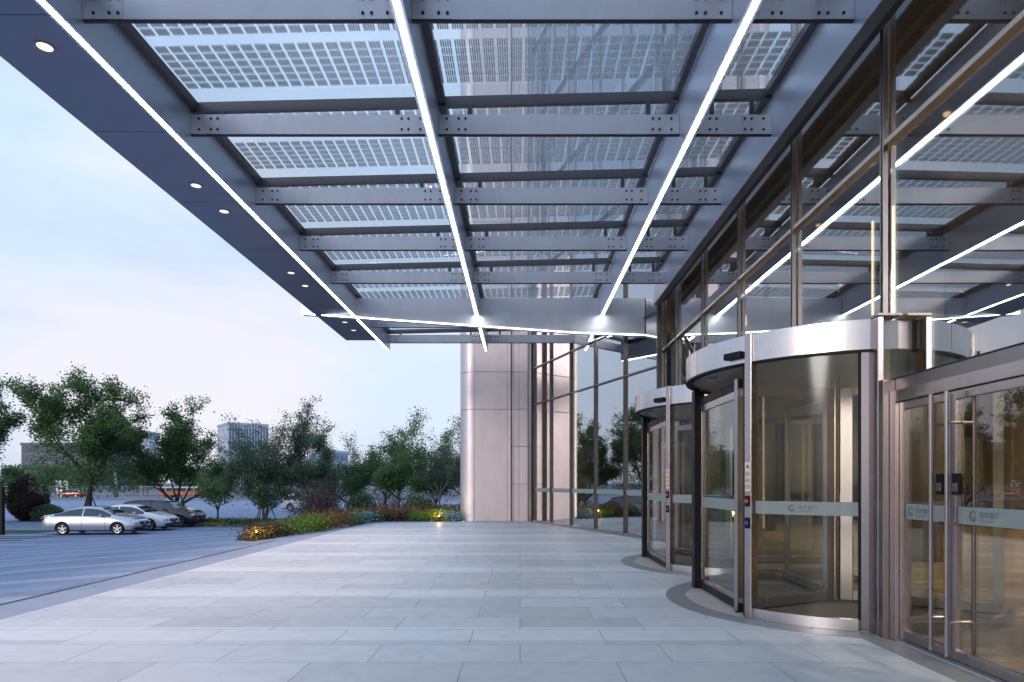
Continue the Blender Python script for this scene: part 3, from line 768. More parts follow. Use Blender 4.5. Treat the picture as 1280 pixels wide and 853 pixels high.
# ================================================================== VEGETATION
def grow(base, h, spread, trunk_frac, r0, seed, limbs=5, stems=1, up=.55, lowest=.0):
    """trunk, limbs, twigs: returns (MB wood, twig tips)"""
    q = random.Random(seed); mb = MB(); tips = []
    b = Vector(base)
    def limb(p, d, length, r, depth):
        pts = [p.copy()]; rad = [r]; n = 4 if depth else 5
        dd = d.copy()
        for i in range(n):
            dd = (dd+Vector((q.gauss(0,.16),q.gauss(0,.16),q.gauss(.07,.08)))).normalized()
            pts.append(pts[-1]+dd*length/n); rad.append(max(.008, r*(1-.72*(i+1)/n)))
        mb.path(pts, rad, 6 if depth < 2 else 4)
        if depth >= 2:
            tips.extend(pts[1:]); return
        k = q.randint(4,5) if depth == 0 else q.randint(3,5)
        for j in range(k):
            i = q.randint(1 if depth else 2, n); a = q.uniform(0,2*pi); sp = q.uniform(.5,1.0)
            side = Vector((cos(a),sin(a),q.uniform(-.15,.55)))
            nd = (dd*(1-sp*.5)+side*sp*.8).normalized()
            limb(pts[i], nd, length*q.uniform(.42,.62), max(.012,rad[i]*.62), depth+1)
        tips.append(pts[-1])
    for s in range(stems):
        off = Vector((q.uniform(-.15,.15),q.uniform(-.15,.15),0))*(0 if stems == 1 else 1)
        th = h*trunk_frac*q.uniform(.85,1.1)
        lean = Vector((q.gauss(0,.04),q.gauss(0,.04),0))*(1 if stems == 1 else 3)
        top = b+off+Vector((lean.x*th,lean.y*th,th))
        mid = (b+off+top)/2+Vector((q.gauss(0,.03),q.gauss(0,.03),0))*h*.2
        mb.path([b+off-Vector((0,0,.1)), b+off+Vector((0,0,.25)), mid, top],[r0*1.35,r0,r0*.85,r0*.72],8)
        for i in range(limbs):
            a = 2*pi*i/limbs+q.uniform(-.5,.5); rise = up*q.uniform(.5,1.7)
            d = Vector((cos(a),sin(a),rise)).normalized()
            ln = min((h-th)/max(.3,d.z), spread/max(.3,hypot(d.x,d.y)))*q.uniform(.74,.95)
            limb(top-Vector((0,0,th*q.uniform(0,.32)*(1+lowest))), d, ln, r0*.55, 0)
        limb(top, Vector((q.gauss(0,.12),q.gauss(0,.12),1)).normalized(), (h-th)*(.80 if up > .7 else .58), r0*.6, 0)
    # bring the crown to its height and reach
    zt = sorted(p.z for p in tips)[-3]-b.z; rt = sorted(hypot(p.x-b.x,p.y-b.y) for p in tips)[int(len(tips)*.94)]
    kz, kr = (h-.15)/zt, spread/rt
    def fit(p):
        f = min(1.0, max(0.0, (p[2]-b.z)/(h*trunk_frac+.01))); k = 1+(kr-1)*f
        return Vector((b.x+(p[0]-b.x)*k, b.y+(p[1]-b.y)*k, b.z+(p[2]-b.z)*(1+(kz-1)*f)))
    mb.v = [tuple(fit(p)) for p in mb.v]; tips = [fit(p) for p in tips]
    return mb, tips
def tree(name, label, x, y, h, spread, trunk_frac, leafm, nleaf, lsize, seed, r0=.13, z=None, bark='bark', group=None,
         stakes=False, limbs=5, stems=1, up=.55, clump=.35, drop=.0, lowest=0.0, fill=0):
    z = hgt(x,y) if z is None else z
    t = empty(name, (x,y,z)); tag(t, label, 'tree', group)
    wood, tips = grow((x,y,z), h, spread, trunk_frac, r0, seed, limbs, stems, up, lowest)
    wood.build('trunk', M[bark], t, True)
    q = R; q.seed(seed+5); mb = MB()
    tips = [p for p in tips if q.random() >= drop]
    # keep the crown inside the height of the photograph's tree
    for i in range(nleaf):
        p = q.choice(tips); k = clump*(.75 if q.random() < .7 else 1.25)
        dv_ = Vector((q.gauss(0,1),q.gauss(0,1),q.gauss(0,.65))).normalized()*(k*1.75*q.random()**.55); pp = p+dv_
        mb.leaf(pp, lsize*q.uniform(.6,1.3))
    for i in range(fill):
        a = q.uniform(0,2*pi); r = spread*.8*sqrt(q.random()); zz = z+h*q.uniform(trunk_frac*.8,.62)
        mb.leaf((x+r*cos(a),y+r*sin(a),zz+q.gauss(0,.2)), lsize*q.uniform(.7,1.3))
    mb.build('crown', leafm, t)
    if stakes:
        for k in range(3):
            a = 2*pi*k/3+.5; m = MB(); m.tube((x+.85*cos(a),y+.85*sin(a),hgt(x,y)-.05),(x+.12*cos(a),y+.12*sin(a),z+1.9),.035,n=6); m.build('support_stake', M['stake'], t)
    return t
def shrub(name, label, x, y, rx, rz, leafm, n, lsize, seed, zc=None, group=None, twigs=0, trunk=0.0, cat='shrub', twigm='bark'):
    z = hgt(x,y); t = empty(name,(x,y,z)); tag(t,label,cat,group); q = R; q.seed(seed)
    w = MB()
    for i in range(max(6,twigs)):
        a = q.uniform(0,2*pi); e = q.uniform(.25,1.0); p = Vector((x,y,z+trunk*.8)); pts=[Vector((x+q.gauss(0,.04),y+q.gauss(0,.04),z-.05)) if trunk < .3 else p]
        rr = [.022]
        for k in range(1,5):
            f = k/4; pts.append(Vector((x+rx*e*f*cos(a)+q.gauss(0,.05), y+rx*e*f*sin(a)+q.gauss(0,.05), z+trunk+(2*rz)*f*sqrt(max(0.05,1-e*e*.75))*q.uniform(.85,1.02)))); rr.append(.022*(1-.2*k))
        w.path(pts, rr, 4)
    if trunk >= .3: w.tube((x,y,z-.05),(x,y,z+trunk+.3),.07,.05,n=8)
    w.build('trunk', M[twigm] if isinstance(twigm,str) else twigm, t, True)
    mb = MB(); lobes = [(q.uniform(0,2*pi), q.uniform(.25,.7), q.uniform(-.5,.7), q.uniform(.35,.6)) for _ in range(11)]
    for i in range(n):
        if q.random() < .55:
            a, e, f, s = q.choice(lobes); cx, cy, cz = x+rx*e*cos(a), y+rx*e*sin(a), z+trunk+rz*(1+f*.7)
        else: cx, cy, cz, s = x, y, z+trunk+rz, .85
        v = Vector((q.gauss(0,1),q.gauss(0,1),q.gauss(0,1))).normalized()*(q.random()**.4)
        mb.leaf((cx+v.x*rx*s, cy+v.y*rx*s, max(z+.05,cz+v.z*rz*s)), lsize*q.uniform(.6,1.3))
    mb.build('foliage', leafm, t); return t
TG = 'staked trees beside the parking row'
tree('street_tree','dense dark tree at the edge of the view, left of the silver sedan', -36.3,41,9.0,3.4,.20,LEAF['dark'],30000,.165,11,.16,stakes=True,group=TG,fill=2500)
tree('street_tree','tall spreading tree with airy top rising behind the silver sedan', -28.3,42,9.9,3.9,.27,LEAF['mid'],32000,.165,23,.17,stakes=True,group=TG,limbs=6,up=.62,clump=.34,lowest=.0,fill=6500)
tree('street_tree','rounded dark tree with low forked trunk rising behind the dark suv', -24.6,46,8.6,3.4,.14,LEAF['mid'],30000,.165,31,.15,stakes=True,group=TG,limbs=6,up=.6,clump=.33)
tree('multistem_tree','grey green multi stemmed tree with crossed stakes beside the round little tree', -16.8,42,7.3,2.7,.18,LEAF['grey'],24000,.125,47,.07,stakes=True,stems=3,group=TG,limbs=4,up=1.1,clump=.30,fill=600)
tree('slender_tree','tall slender open tree with wispy top behind the bare purple shrub', -15.0,45,8.4,2.2,.22,LEAF['grey'],17000,.13,59,.09,group=TG,limbs=5,up=1.4,clump=.28)
ET = 'trees continuing the parking row beyond the view'
tree('street_tree','first dark tree beyond the view, mirrored in the glass swing doors', -41,39,9.0,3.6,.2,LEAF['dark'],11000,.24,111,.16,group=ET,fill=2500)
tree('street_tree','second and taller dark tree beyond the view, mirrored in the nearest glass', -47,35,10.5,4.2,.2,LEAF['dark'],11000,.26,112,.16,group=ET,fill=2500)
tree('street_tree','third and nearest dark tree beyond the view, mirrored at the glass edge', -44,28,9.5,4.0,.2,LEAF['mid'],11000,.24,113,.16,group=ET,fill=2500)
shrub('small_tree','small round dense green tree with straight trunk at the dark suv nose', -20.3,43,1.35,1.25,LEAF['mid'],2600,.15,61,trunk=.85,cat='tree')
shrub('round_shrub','dark clipped round shrub on a short trunk under the multi stemmed tree', -15.7,39.6,1.0,1.0,LEAF['dark'],2200,.13,62,trunk=.75)
PS = 'bare purple shrubs behind the flower bed'
pm = plain('purple_twig', (.085,.05,.055), .8, 0, .3, 8)
shrub('purple_shrub','large bare purple twigged shrub behind the start of the flower bed', -10.7,34,1.95,1.4,LEAF['purple'],1500,.09,63,twigs=150,group=PS,twigm=pm)
shrub('purple_shrub','smaller bare purple twigged shrub between two dark round shrubs', -7.9,38,1.6,1.05,LEAF['purple'],1000,.09,64,twigs=120,group=PS,twigm=pm)
shrub('round_shrub','dark pointed evergreen shrub between the two bare purple shrubs', -9.0,36.5,.95,1.15,LEAF['dark'],2500,.12,65)
shrub('round_shrub','dark round evergreen shrub nearest the rose metal pier', -6.7,42,1.25,1.1,LEAF['dark'],2600,.14,66)
shrub('round_shrub','dark evergreen shrub under the slender tree behind the purple twigs', -12.6,40,1.3,1.25,LEAF['dark'],2500,.14,67)
BG = 'trees massed behind the flower bed'
tree('broad_tree','dark spreading tree standing low at the start of the massed trees', -16.4,61,6.3,3.6,.15,LEAF['dark'],13520,.17,71,.13,group=BG,clump=.45,up=.45,fill=900)
tree('broad_tree','dark flat topped tree second in the massed trees', -13.2,63,7.3,3.4,.16,LEAF['dark'],13520,.17,72,.13,group=BG,clump=.45,up=.5,fill=900)
tree('broad_tree','tallest green tree in the middle of the massed trees', -10.9,58,8.6,3.0,.18,LEAF['mid'],16900,.17,73,.14,group=BG,clump=.42,up=.8,fill=900)
tree('broad_tree','bushy mid green tree behind the second purple shrub', -8.2,62,7.9,3.0,.16,LEAF['mid'],14560,.17,74,.13,group=BG,clump=.42,up=.8,fill=900)
tree('pale_tree','pale trunked open tree nearest the rose metal pier', -7.0,56,8.0,2.3,.30,LEAF['grey'],7000,.15,75,.11,bark='barkpale',group=BG,clump=.34,up=1.2)
tree('broad_tree','deep green tree half hidden behind the rose metal pier', -5.0,61,9.3,3.2,.16,LEAF['dark'],15600,.17,76,.14,group=BG,clump=.45,up=.8,fill=900)
tree('broad_tree','low dark tree filling the gap behind the slender tree', -19.6,66,5.6,3.4,.15,LEAF['dark'],10920,.17,77,.13,group=BG,clump=.45,up=.5,fill=600)
# hedges
def hedge(label, pts, wd, h, leafm, n, lsize, seed, grp=None):
    q = R; q.seed(seed); mb = MB(); segs = list(zip(pts[:-1],pts[1:])); ls = [hypot(b[0]-a[0],b[1]-a[1]) for a,b in segs]
    for i in range(n):
        a, b = q.choices(segs, ls)[0]; t = q.random(); dx, dy = b[0]-a[0], b[1]-a[1]; l = hypot(dx,dy); o = q.uniform(-1,1)*wd/2
        x = a[0]+dx*t-dy/l*o; y = a[1]+dy*t+dx/l*o
        mb.leaf((x,y,hgt(x,y)+h*(1-.35*abs(o)/(wd/2))*q.random()**.6*q.uniform(.85,1.1)), lsize*q.uniform(.6,1.3))
    o = mb.build('hedge', leafm); return tag(o, label, 'hedge', grp)
hedge('low dark green hedge running behind the driveway beside the dark suv', [(-22,40.2),(-16,39.2),(-11.5,36.8)], .9, .55, LEAF['dark'], 6000,.12,81)
hedge('low yellow flowering strip in front of the small round tree', [(-21.5,39.4),(-17.5,38.7)], .4, .35, LEAF['yellow'], 500,.08,82)
hedge('long bright green hedge under the pale trunked tree', [(-10,54),(-3,53)], 1.2, 1.0, LEAF['green'], 2600,.18,83)
hedge('low maroon hedge at the foot of the bare purple shrubs', [(-13,33.5),(-9.5,33.2),(-7.2,34)], 1.2, .5, LEAF['maroon'], 3600,.1,84)
# flower bed: patches of low plants
def patch(label, poly, h, leafm, n, lsize, seed, hv=.25):
    q = R; q.seed(seed); xs_ = [p[0] for p in poly]; ys_ = [p[1] for p in poly]; mb = MB(); c = 0
    bumps = []
    def inside(x,y):
        r = False
        for i in range(len(poly)):
            a, b = poly[i], poly[i-1]
            if (a[1] > y) != (b[1] > y) and x < (b[0]-a[0])*(y-a[1])/(b[1]-a[1])+a[0]: r = not r
        return r
    while len(bumps) < 60:
        x, y = q.uniform(min(xs_),max(xs_)), q.uniform(min(ys_),max(ys_))
        if inside(x,y): bumps.append((x,y,q.uniform(.6,1.15)))
    for i in range(n):
        x, y, s = q.choice(bumps); k = q.random()
        px, py = x+q.gauss(0,.17), y+q.gauss(0,.17)
        mb.leaf((px,py,max(hgt(px,py),-.0 if px > -5.7 and py < 24.8 else -9)+h*s*k**.7*(1+q.gauss(0,hv*.4))), lsize*q.uniform(.6,1.35)); mb.mi[-1] = 1 if q.random() < .10 else (2 if q.random() < .04 else 0)
    o = mb.build('flower_bed', [leafm, LEAF['green'], LEAF['maroon']]); return tag(o, label, 'flower bed', 'patches of the flower bed', 'stuff')
m = MB(); P = [(-7.45,17.75),(-6.6,19.2),(-5.85,21.6),(-5.72,24.4),(-5.3,24.9),(-2.45,24.9),(-2.45,30),(-5,33),(-8.4,31),(-9.3,24),(-8.4,19)]
m.vprism(P,-1.2,-.10)
m.vprism([(-5.66,24.86),(-2.42,24.86),(-2.42,30),(-4.5,31),(-6.4,28)],-1.2,.03); tag(m.build('bed_soil', plain('soil',(.03,.022,.018),.95,0,.4,20)), kind='structure')
patch('maroon plants with a yellow lamp at the tip of the flower bed', [(-7.5,17.9),(-6.9,19.3),(-7.6,20.6),(-8.4,19.2)], .42, LEAF['maroon'], 2600,.075,91)
patch('bright lime green mound second along the flower bed', [(-6.8,18.9),(-6.2,20.6),(-7.0,21.8),(-7.7,20.2)], .48, LEAF['lime'], 3000,.075,92)
patch('orange brown flowers between the lime mound and the white blue flowers', [(-6.3,20.4),(-5.85,22.2),(-6.9,24.2),(-7.4,21.8)], .52, LEAF['orange'], 2800,.08,93)
patch('green plants sprinkled among the pale blue flowers', [(-5.85,22.0),(-5.7,24.4),(-5.0,25.4),(-6.6,25)], .40, LEAF['green'], 2400,.08,94)
patch('pale blue flowers in the middle of the flower bed', [(-5.85,22.3),(-5.6,24.4),(-5.3,24.9),(-6.1,24.6)], .44, LEAF['blue'], 700,.075,95)
patch('maroon plants behind the plaza edge before the yellow green plants', [(-5.35,24.95),(-4.3,24.95),(-4.4,26.2),(-5.6,26.2)], .44, LEAF['maroon'], 2400,.08,96)
patch('yellow green plants beside the blue flowers near the pier', [(-4.3,24.95),(-2.9,24.95),(-2.8,26.6),(-4.4,26.6)], .46, LEAF['lime'], 3200,.08,97)
patch('bright blue flowers against the foot of the rose metal pier', [(-2.95,24.95),(-2.45,24.95),(-2.45,25.8),(-2.95,25.8)], .40, LEAF['blue'], 900,.08,98)
patch('long band of orange red flowers at the back of the flower bed', [(-6.6,25.2),(-2.5,26.7),(-2.5,28.5),(-4.8,29.5),(-7.6,26.5)], .68, LEAF['orange'], 4200,.1,99)
patch('maroon ground plants along the back of the orange flowers', [(-7.6,22),(-6.8,25.5),(-5,29.5),(-8,30),(-9,25)], .6, LEAF['maroon'], 4500,.1,100)
patch('small leaves coloured yellow as lamplight round the lamp at the tip of the flower bed', [(-7.6,17.85),(-7.1,18.2),(-7.5,18.9),(-7.9,18.6)], .36, LEAF['yellow'], 420,.06,191)  # here and below: yellow leaf colour stands in for lamplight on the plants
patch('small leaves coloured yellow as lamplight round the lamp near the pier', [(-3.5,24.95),(-2.95,24.95),(-2.95,25.4),(-3.5,25.4)], .42, LEAF['yellow'], 420,.06,192)
for (x,y,lab) in ((-7.45,18.15,'yellow spike lamp lit among the maroon plants at the bed tip'),(-3.15,25.02,'yellow spike lamp lit between lime plants and blue flowers')):
    z = max(hgt(x,y),-.2); k = empty('garden_lamp',(x,y,z)); tag(k,lab,'garden lamp','garden lamps in the flower bed')
    m = MB(); m.tube((x,y,z),(x,y,z+.16),.012,n=6); m.tube((x,y-.0,z+.16),(x,y-.10,z+.24),.05,.055,n=12); m.build('lamp_body', M['black'], k)
    m = MB(); m.tube((x,y-.101,z+.241),(x,y-.106,z+.245),.038,n=12); m.build('lens', M['lampyellow'], k)
    l = bpy.data.lights.new('garden_lamp_light','POINT'); l.energy = 4; l.color = (1,.75,.15); l.shadow_soft_size = .05
    o = bpy.data.objects.new('garden_lamp_light', l); COL.objects.link(o); o.parent = k; o.location = (0,-.18,.36)

# ================================================================== CARS
def interp(tab, x):
    if x <= tab[0][0]: return tab[0][1]
    for (a,p),(b,q) in zip(tab[:-1],tab[1:]):
        if x <= b:
            t = (x-a)/(b-a); t = t*t*(3-2*t)*.55+t*.45
            return p+(q-p)*t
    return tab[-1][1]
M['carglass'] = plain('car_glass', (.02,.027,.038), .03, 0, .1, 1, Specular_IOR_Level=1.0)
M['tyre'] = plain('tyre', (.012,.012,.013), .8)
M['rim'] = plain('alloy_rim', (.55,.56,.58), .3, .9)
M['headlight'] = plain('headlamp_lens', (.55,.62,.70), .08, .4)
M['tail'] = plain('tail_lamp', (.35,.012,.012), .15)
M['plate'] = plain('plate_blue', (.02,.08,.42), .4)
M['chrome'] = plain('chrome', (.7,.71,.73), .12, 1.0)
M['cartrim'] = plain('black_plastic', (.02,.02,.022), .55)
def car(label, paint, top, belt, wid, roofw, L, wb, rw, x, y, yaw, group='cars parked nose out beside the driveway', zb=.20, win=(.7,3.5), shield=(2.95,3.6), rear=(.8,1.55), pillar=2.1, suv=False, detail=True):
    c = empty('parked_car', (0,0,0)); tag(c, label, 'car', group)
    def sec(xx):
        zt = interp(top,xx); w = interp(wid,xx); wr = min(interp(roofw,xx), w*.93)
        b = min(interp(belt,xx), zt-.035)
        lo = zb+(.10 if xx < .25 or xx > L-.25 else 0)
        return [(0,lo),(.70*w,lo),(.93*w,lo+.05),(.985*w,lo+.16),(w,lo+(b-lo)*.48),(.99*w,lo+(b-lo)*.80),(.955*w,b),(wr+.012,b+(zt-b)*.86),(wr*.93,zt-(zt-b)*.05-.004),(wr*.6,zt-.002),(0,zt)]
    st = sorted(set([0,.03,.08,.16]+[i*L/52 for i in range(1,52)]+[L-.16,L-.08,L-.03,L]))
    bm = bmesh.new(); rows = []
    for xx in st:
        s_ = sec(xx); ring = [bm.verts.new((xx,-a,b)) for a,b in s_]+[bm.verts.new((xx,a,b)) for a,b in s_[-2:0:-1]]
        rows.append(ring)
    n = len(rows[0])
    for r0,r1 in zip(rows[:-1],rows[1:]):
        for i in range(n): bm.faces.new((r0[i],r1[i],r1[(i+1)%n],r0[(i+1)%n]))
    bm.faces.new(rows[0]); bm.faces.new(rows[-1][::-1])
    bmesh.ops.recalc_face_normals(bm, faces=bm.faces)
    me = bpy.data.meshes.new('body'); bm.to_mesh(me); bm.free(); me.materials.append(paint)
    body = bpy.data.objects.new('body', me); COL.objects.link(body)
    axf = L-.93 if not suv else L-.92; axr = axf-wb
    cut = MB()
    for ax in (axr,axf):
        for s in (-1,1): cut.tube((ax,s*.58,rw+.01),(ax,s*1.2,rw+.01),rw+.055,n=28)
    co = cut.build('cutter', M['cartrim']); md = body.modifiers.new('b','BOOLEAN'); md.object = co; md.operation = 'DIFFERENCE'; md.solver = 'EXACT'
    dg = bpy.context.evaluated_depsgraph_get(); nm = bpy.data.meshes.new_from_object(body.evaluated_get(dg)); body.modifiers.clear(); body.data = nm
    bpy.data.objects.remove(co)
    nm.polygons.foreach_set('use_smooth',[True]*len(nm.polygons)); 
    try: nm.set_sharp_from_angle(angle=radians(38))
    except Exception: pass
    body.parent = c
    # glass laid on the body
    def side(xx, t, s, o=.006):
        q = sec(xx); a, b = q[6], q[7]; yy = a[0]+(b[0]-a[0])*t; zz = a[1]+(b[1]-a[1])*t
        nx_ = Vector((0, b[1]-a[1], a[0]-b[0])).normalized() if b[1]-a[1] > .01 else Vector((0,1,.3)).normalized()
        return (xx, s*(yy+nx_.y*o), zz+nx_.z*o)
    for s in (-1,1):
        for xa, xb in ((win[0],pillar-.04),(pillar+.04,win[1])):
            k = 14; v = []
            for i in range(k+1):
                xx = xa+(xb-xa)*i/k; v += [side(xx,.08,s), side(xx,.90,s)]
            m = MB(); m.add(v,[(2*i,2*i+2,2*i+3,2*i+1) for i in range(k)]); m.build('side_window', M['carglass'], c, True)
        m = MB()   # door seams and handles
        for xx in (pillar, win[1]-.25, win[0]+.62):
            pts = []
            for z0 in (2,3,4,5,6):
                a = sec(xx)[z0]; pts.append((xx,s*(a[0]+.004),a[1]))
            for p,q in zip(pts[:-1],pts[1:]): m.tube(p,q,.006,n=4,caps=False)
        m.build('door_seam', M['cartrim'], c)
        for xx in (pillar-.22, win[1]-1.0 if win[1]-1.0 > pillar+.5 else pillar+.75):
            a = sec(xx)[5]; m = MB(); m.box(xx-.09,xx+.09,s*(a[0]-.02)-.018,s*(a[0]-.0)+.018,a[1]+.0,a[1]+.03); m.build('door_handle', paint, c, bevel=.008)
        xm = win[1]-.42; a = sec(xm)[6]
        m = MB(); m.ellipsoid((xm,s*(a[0]+.11),a[1]+.09),.07,.10,.07,12,8); m.tube((xm,s*(a[0]-.02),a[1]+.04),(xm,s*(a[0]+.06),a[1]+.07),.02,n=6); m.build('wing_mirror', paint, c, True)
        # lamps
        xf = L-.20; hb = interp(top,xf); w = interp(wid,xf)
        m = MB(); m.ellipsoid((xf+.0,s*(w-.13),hb-.16),.17,.15,.075,14,8); m.build('headlight', M['headlight'], c, True)
        w = interp(wid,.1); m = MB(); m.ellipsoid((.10,s*(w-.06),interp(belt,.3)-.10),.10,.12,.13 if not suv else .2,12,8); m.build('tail_light', M['tail'], c, True)
        m = MB(); m.ellipsoid((L-.10,s*.62,.36),.07,.11,.05,10,6); m.build('fog_lamp', M['cartrim'], c, True)
    for xa, xb, nm_ in ((shield[0],shield[1],'windscreen'),(rear[0],rear[1],'rear_window')):
        m = MB(); k = 10; js = (-.93,-.8,-.6,-.3,0,.3,.6,.8,.93); v = []
        for i in range(k+1):
            xx = xa+(xb-xa)*i/k; q = sec(xx); d = (interp(top,xx+.02)-interp(top,xx-.02))/.04; nn = Vector((-d,0,1)).normalized()*.009
            for j in js:
                yy = abs(j)*q[7][0]*.98
                P_ = q[7:][::-1]; zz = None
                for (a,za),(b,zb2) in zip(P_[:-1],P_[1:]):
                    if a <= yy <= b+1e-6: zz = za+(zb2-za)*(yy-a)/(b-a); break
                if zz is None: zz = P_[-1][1]
                v.append((xx+nn.x,(1 if j > 0 else -1)*yy,zz+nn.z))
        w_ = len(js); m.add(v,[(i*w_+j,(i+1)*w_+j,(i+1)*w_+j+1,i*w_+j+1) for i in range(k) for j in range(w_-1)]); m.build(nm_, M['carglass'], c, True)
    zf = interp(top,L-.1)
    m = MB(); m.box(L-.10,L+.012,-.42,.42,zf-.22,zf-.10); m.build('grille', M['cartrim'], c, bevel=.02)
    m = MB(); m.box(L-.02,L+.02,-.44,.44,zf-.10,zf-.085); m.ellipsoid((L+.012,0,zf-.15),.012,.06,.05,12,6); m.build('chrome_trim', M['chrome'], c)
    m = MB(); m.box(L-.10,L+.008,-.60,.60,.30,.42); m.build('air_intake', M['cartrim'], c, bevel=.02)
    m = MB(); m.box(L+.010,L+.026,-.22,.22,.42,.56); m.build('number_plate', M['plate'], c)
    m = MB(); m.box(.02,L-.02,-.55,.55,.17,zb+.02)
    m.build('underbody', M['cartrim'], c)
    for ax in (axr,axf):
        for s in (-1,1):
            yw = s*(interp(wid,ax)-.02)
            m = MB(); prof = [(.60,-.19),(.86,-.2),(.97,-.17),(1,-.12),(1,-.07),(.97,-.02),(.86,0),(.68,-.012),(.66,-.05)]
            n = 30; v = []
            for i in range(n):
                a = 2*pi*i/n
                for r_, o_ in prof: v.append((ax+rw*r_*cos(a), yw+s*o_, rw+rw*r_*sin(a)))
            k = len(prof); m.add(v,[(i*k+j,i*k+j+1,((i+1)%n)*k+j+1,((i+1)%n)*k+j) for i in range(n) for j in range(k-1)])
            wh = m.build('wheel', M['tyre'], c, True)
            m = MB(); yy = yw-s*.035
            m.m = 1; m.tube((ax,yw-s*.16,rw),(ax,yw-s*.13,rw),rw*.63,n=24); m.m = 0
            m.tube((ax,yy-s*.02,rw),(ax,yy+s*.012,rw),rw*.16,n=14)
            for i in range(5):
                a = 2*pi*i/5+.3; u = Vector((cos(a),0,sin(a))); t2 = Vector((-sin(a),0,cos(a)))
                m.obox(Vector((ax,yy,rw))+u*rw*.38,u,t2,Vector((0,s,0)),rw*.56,rw*.22,.03)
            v = []
            for i in range(30):
                a = 2*pi*i/30
                for r_, o_ in ((.60,0),(.68,.006),(.68,-.05),(.60,-.05)): v.append((ax+rw*r_*cos(a),yy+s*o_,rw+rw*r_*sin(a)))
            m.add(v,[(i*4+j,i*4+(j+1)%4,((i+1)%30)*4+(j+1)%4,((i+1)%30)*4+j) for i in range(30) for j in range(4)])
            m.build('rim', [M['rim'],M['cartrim']], wh)
    # move everything so the root sits under the middle of the car
    for ch in c.children: ch.location.x -= L/2
    c.location = (x,y,hgt(x,y)+.015); c.rotation_euler = (0,0,radians(yaw)); return c
def paint(name, col, metal=.5): 
    t = NT(name); co = t.coord(); n = t.noise(co,900,1)
    p = t.bsdf(t.mix(n,[x*.9 for x in col],[min(1,x*1.1) for x in col]), .28, metal); p.inputs['Coat Weight'].default_value = .8; p.inputs['Coat Roughness'].default_value = .04
    return t.done(p)
sedan = dict(top=[(0,.80),(.03,.93),(.12,1.02),(.55,1.07),(.80,1.10),(1.5,1.38),(1.9,1.45),(2.3,1.465),(2.75,1.43),(3.0,1.34),(3.62,1.02),(3.8,.98),(4.3,.88),(4.62,.76),(4.72,.66),(4.76,.52)],
 belt=[(0,.86),(.5,.96),(2.4,.92),(3.6,.90),(4.76,.62)], wid=[(0,.66),(.06,.76),(.25,.85),(.8,.90),(2.4,.91),(4.0,.89),(4.4,.84),(4.62,.74),(4.76,.56)],
 roofw=[(0,.66),(.7,.72),(1.5,.60),(2.3,.61),(2.9,.60),(3.6,.74),(4.4,.70),(4.76,.5)])
car('silver sedan nearest the plaza, parked first in the row', paint('silver_paint',(.52,.54,.58),.75), L=4.76, wb=2.70, rw=.315, x=-22.1, y=33.5, yaw=3, **sedan)
car('white sedan parked between the silver sedan and the dark suv', paint('white_paint',(.80,.81,.83),.0), L=4.76, wb=2.70, rw=.315, x=-22.1, y=36.4, yaw=2, **sedan)
suvp = dict(top=[(0,.85),(.03,1.0),(.10,1.15),(.20,1.40),(.40,1.55),(1.0,1.615),(2.2,1.63),(2.7,1.57),(2.95,1.52),(3.5,1.13),(3.7,1.08),(4.2,1.0),(4.5,.88),(4.62,.72),(4.66,.55)],
 belt=[(0,.98),(.6,1.05),(2.4,1.0),(3.5,.98),(4.66,.7)], wid=[(0,.72),(.06,.82),(.25,.89),(.8,.93),(2.4,.93),(4.0,.92),(4.4,.86),(4.55,.76),(4.66,.6)],
 roofw=[(0,.70),(.5,.66),(1.2,.66),(2.3,.66),(2.9,.65),(3.5,.78),(4.3,.74),(4.66,.55)])
car('dark brown suv parked farthest of the three in the row', paint('dark_paint',(.016,.014,.016),.2), L=4.66, wb=2.70, rw=.35, x=-21.9, y=39.3, yaw=1, win=(.45,3.35), shield=(2.72,3.46), rear=(.06,.26), pillar=2.0, zb=.24, suv=True, **suvp)
RG = 'vehicles on the far road'
car('red car passing on the far road beyond the parked row', paint('red_paint',(.30,.02,.03),.2), L=4.76, wb=2.7, rw=.32, x=-84, y=120, yaw=180, group=RG, **sedan)
car('white car on the far road near the red dome planter', paint('white_paint_far',(.72,.75,.80),.0), L=4.76, wb=2.7, rw=.32, x=-84, y=108, yaw=180, group=RG, **sedan)
car('white suv stopped behind the crossed stakes and purple twigs', paint('white_suv_paint',(.72,.73,.74),.0), L=4.66, wb=2.70, rw=.35, x=-20.6, y=62, yaw=-12, group=RG, win=(.45,3.35), shield=(2.72,3.46), rear=(.06,.26), pillar=2.0, zb=.24, suv=True, **suvp)
# orange bus on the far road
b = empty('orange_van',(-65,124,-1.27)); tag(b,'low orange and cream van on the far road behind the dark suv','van',RG)
x0,y0,z0 = -65,124,-1.27; orange = paint('bus_orange',(.42,.12,.05),.0)
m = MB(); m.box(x0-4.6,x0+4.6,y0-1.2,y0+1.2,z0+.35,z0+1.12); m.build('lower_body', orange, b, bevel=.12)
m = MB(); m.box(x0-4.4,x0+4.0,y0-1.18,y0+1.18,z0+1.122,z0+1.95); m.build('upper_body', paint('bus_cream',(.55,.48,.42),.0), b, bevel=.15)
for k in range(6): 
    m = MB(); m.box(x0-4.3+k*1.35,x0-3.1+k*1.35,y0-1.19,y0-1.182,z0+1.25,z0+1.80); m.build('window', M['carglass'], b)
for k in (-2.9,2.9):
    for s in (-1,1):
        m = MB(); m.tube((x0+k,y0+s*.95,z0+.38),(x0+k,y0+s*1.22,z0+.38),.38,n=20); m.build('wheel', M['tyre'], b)
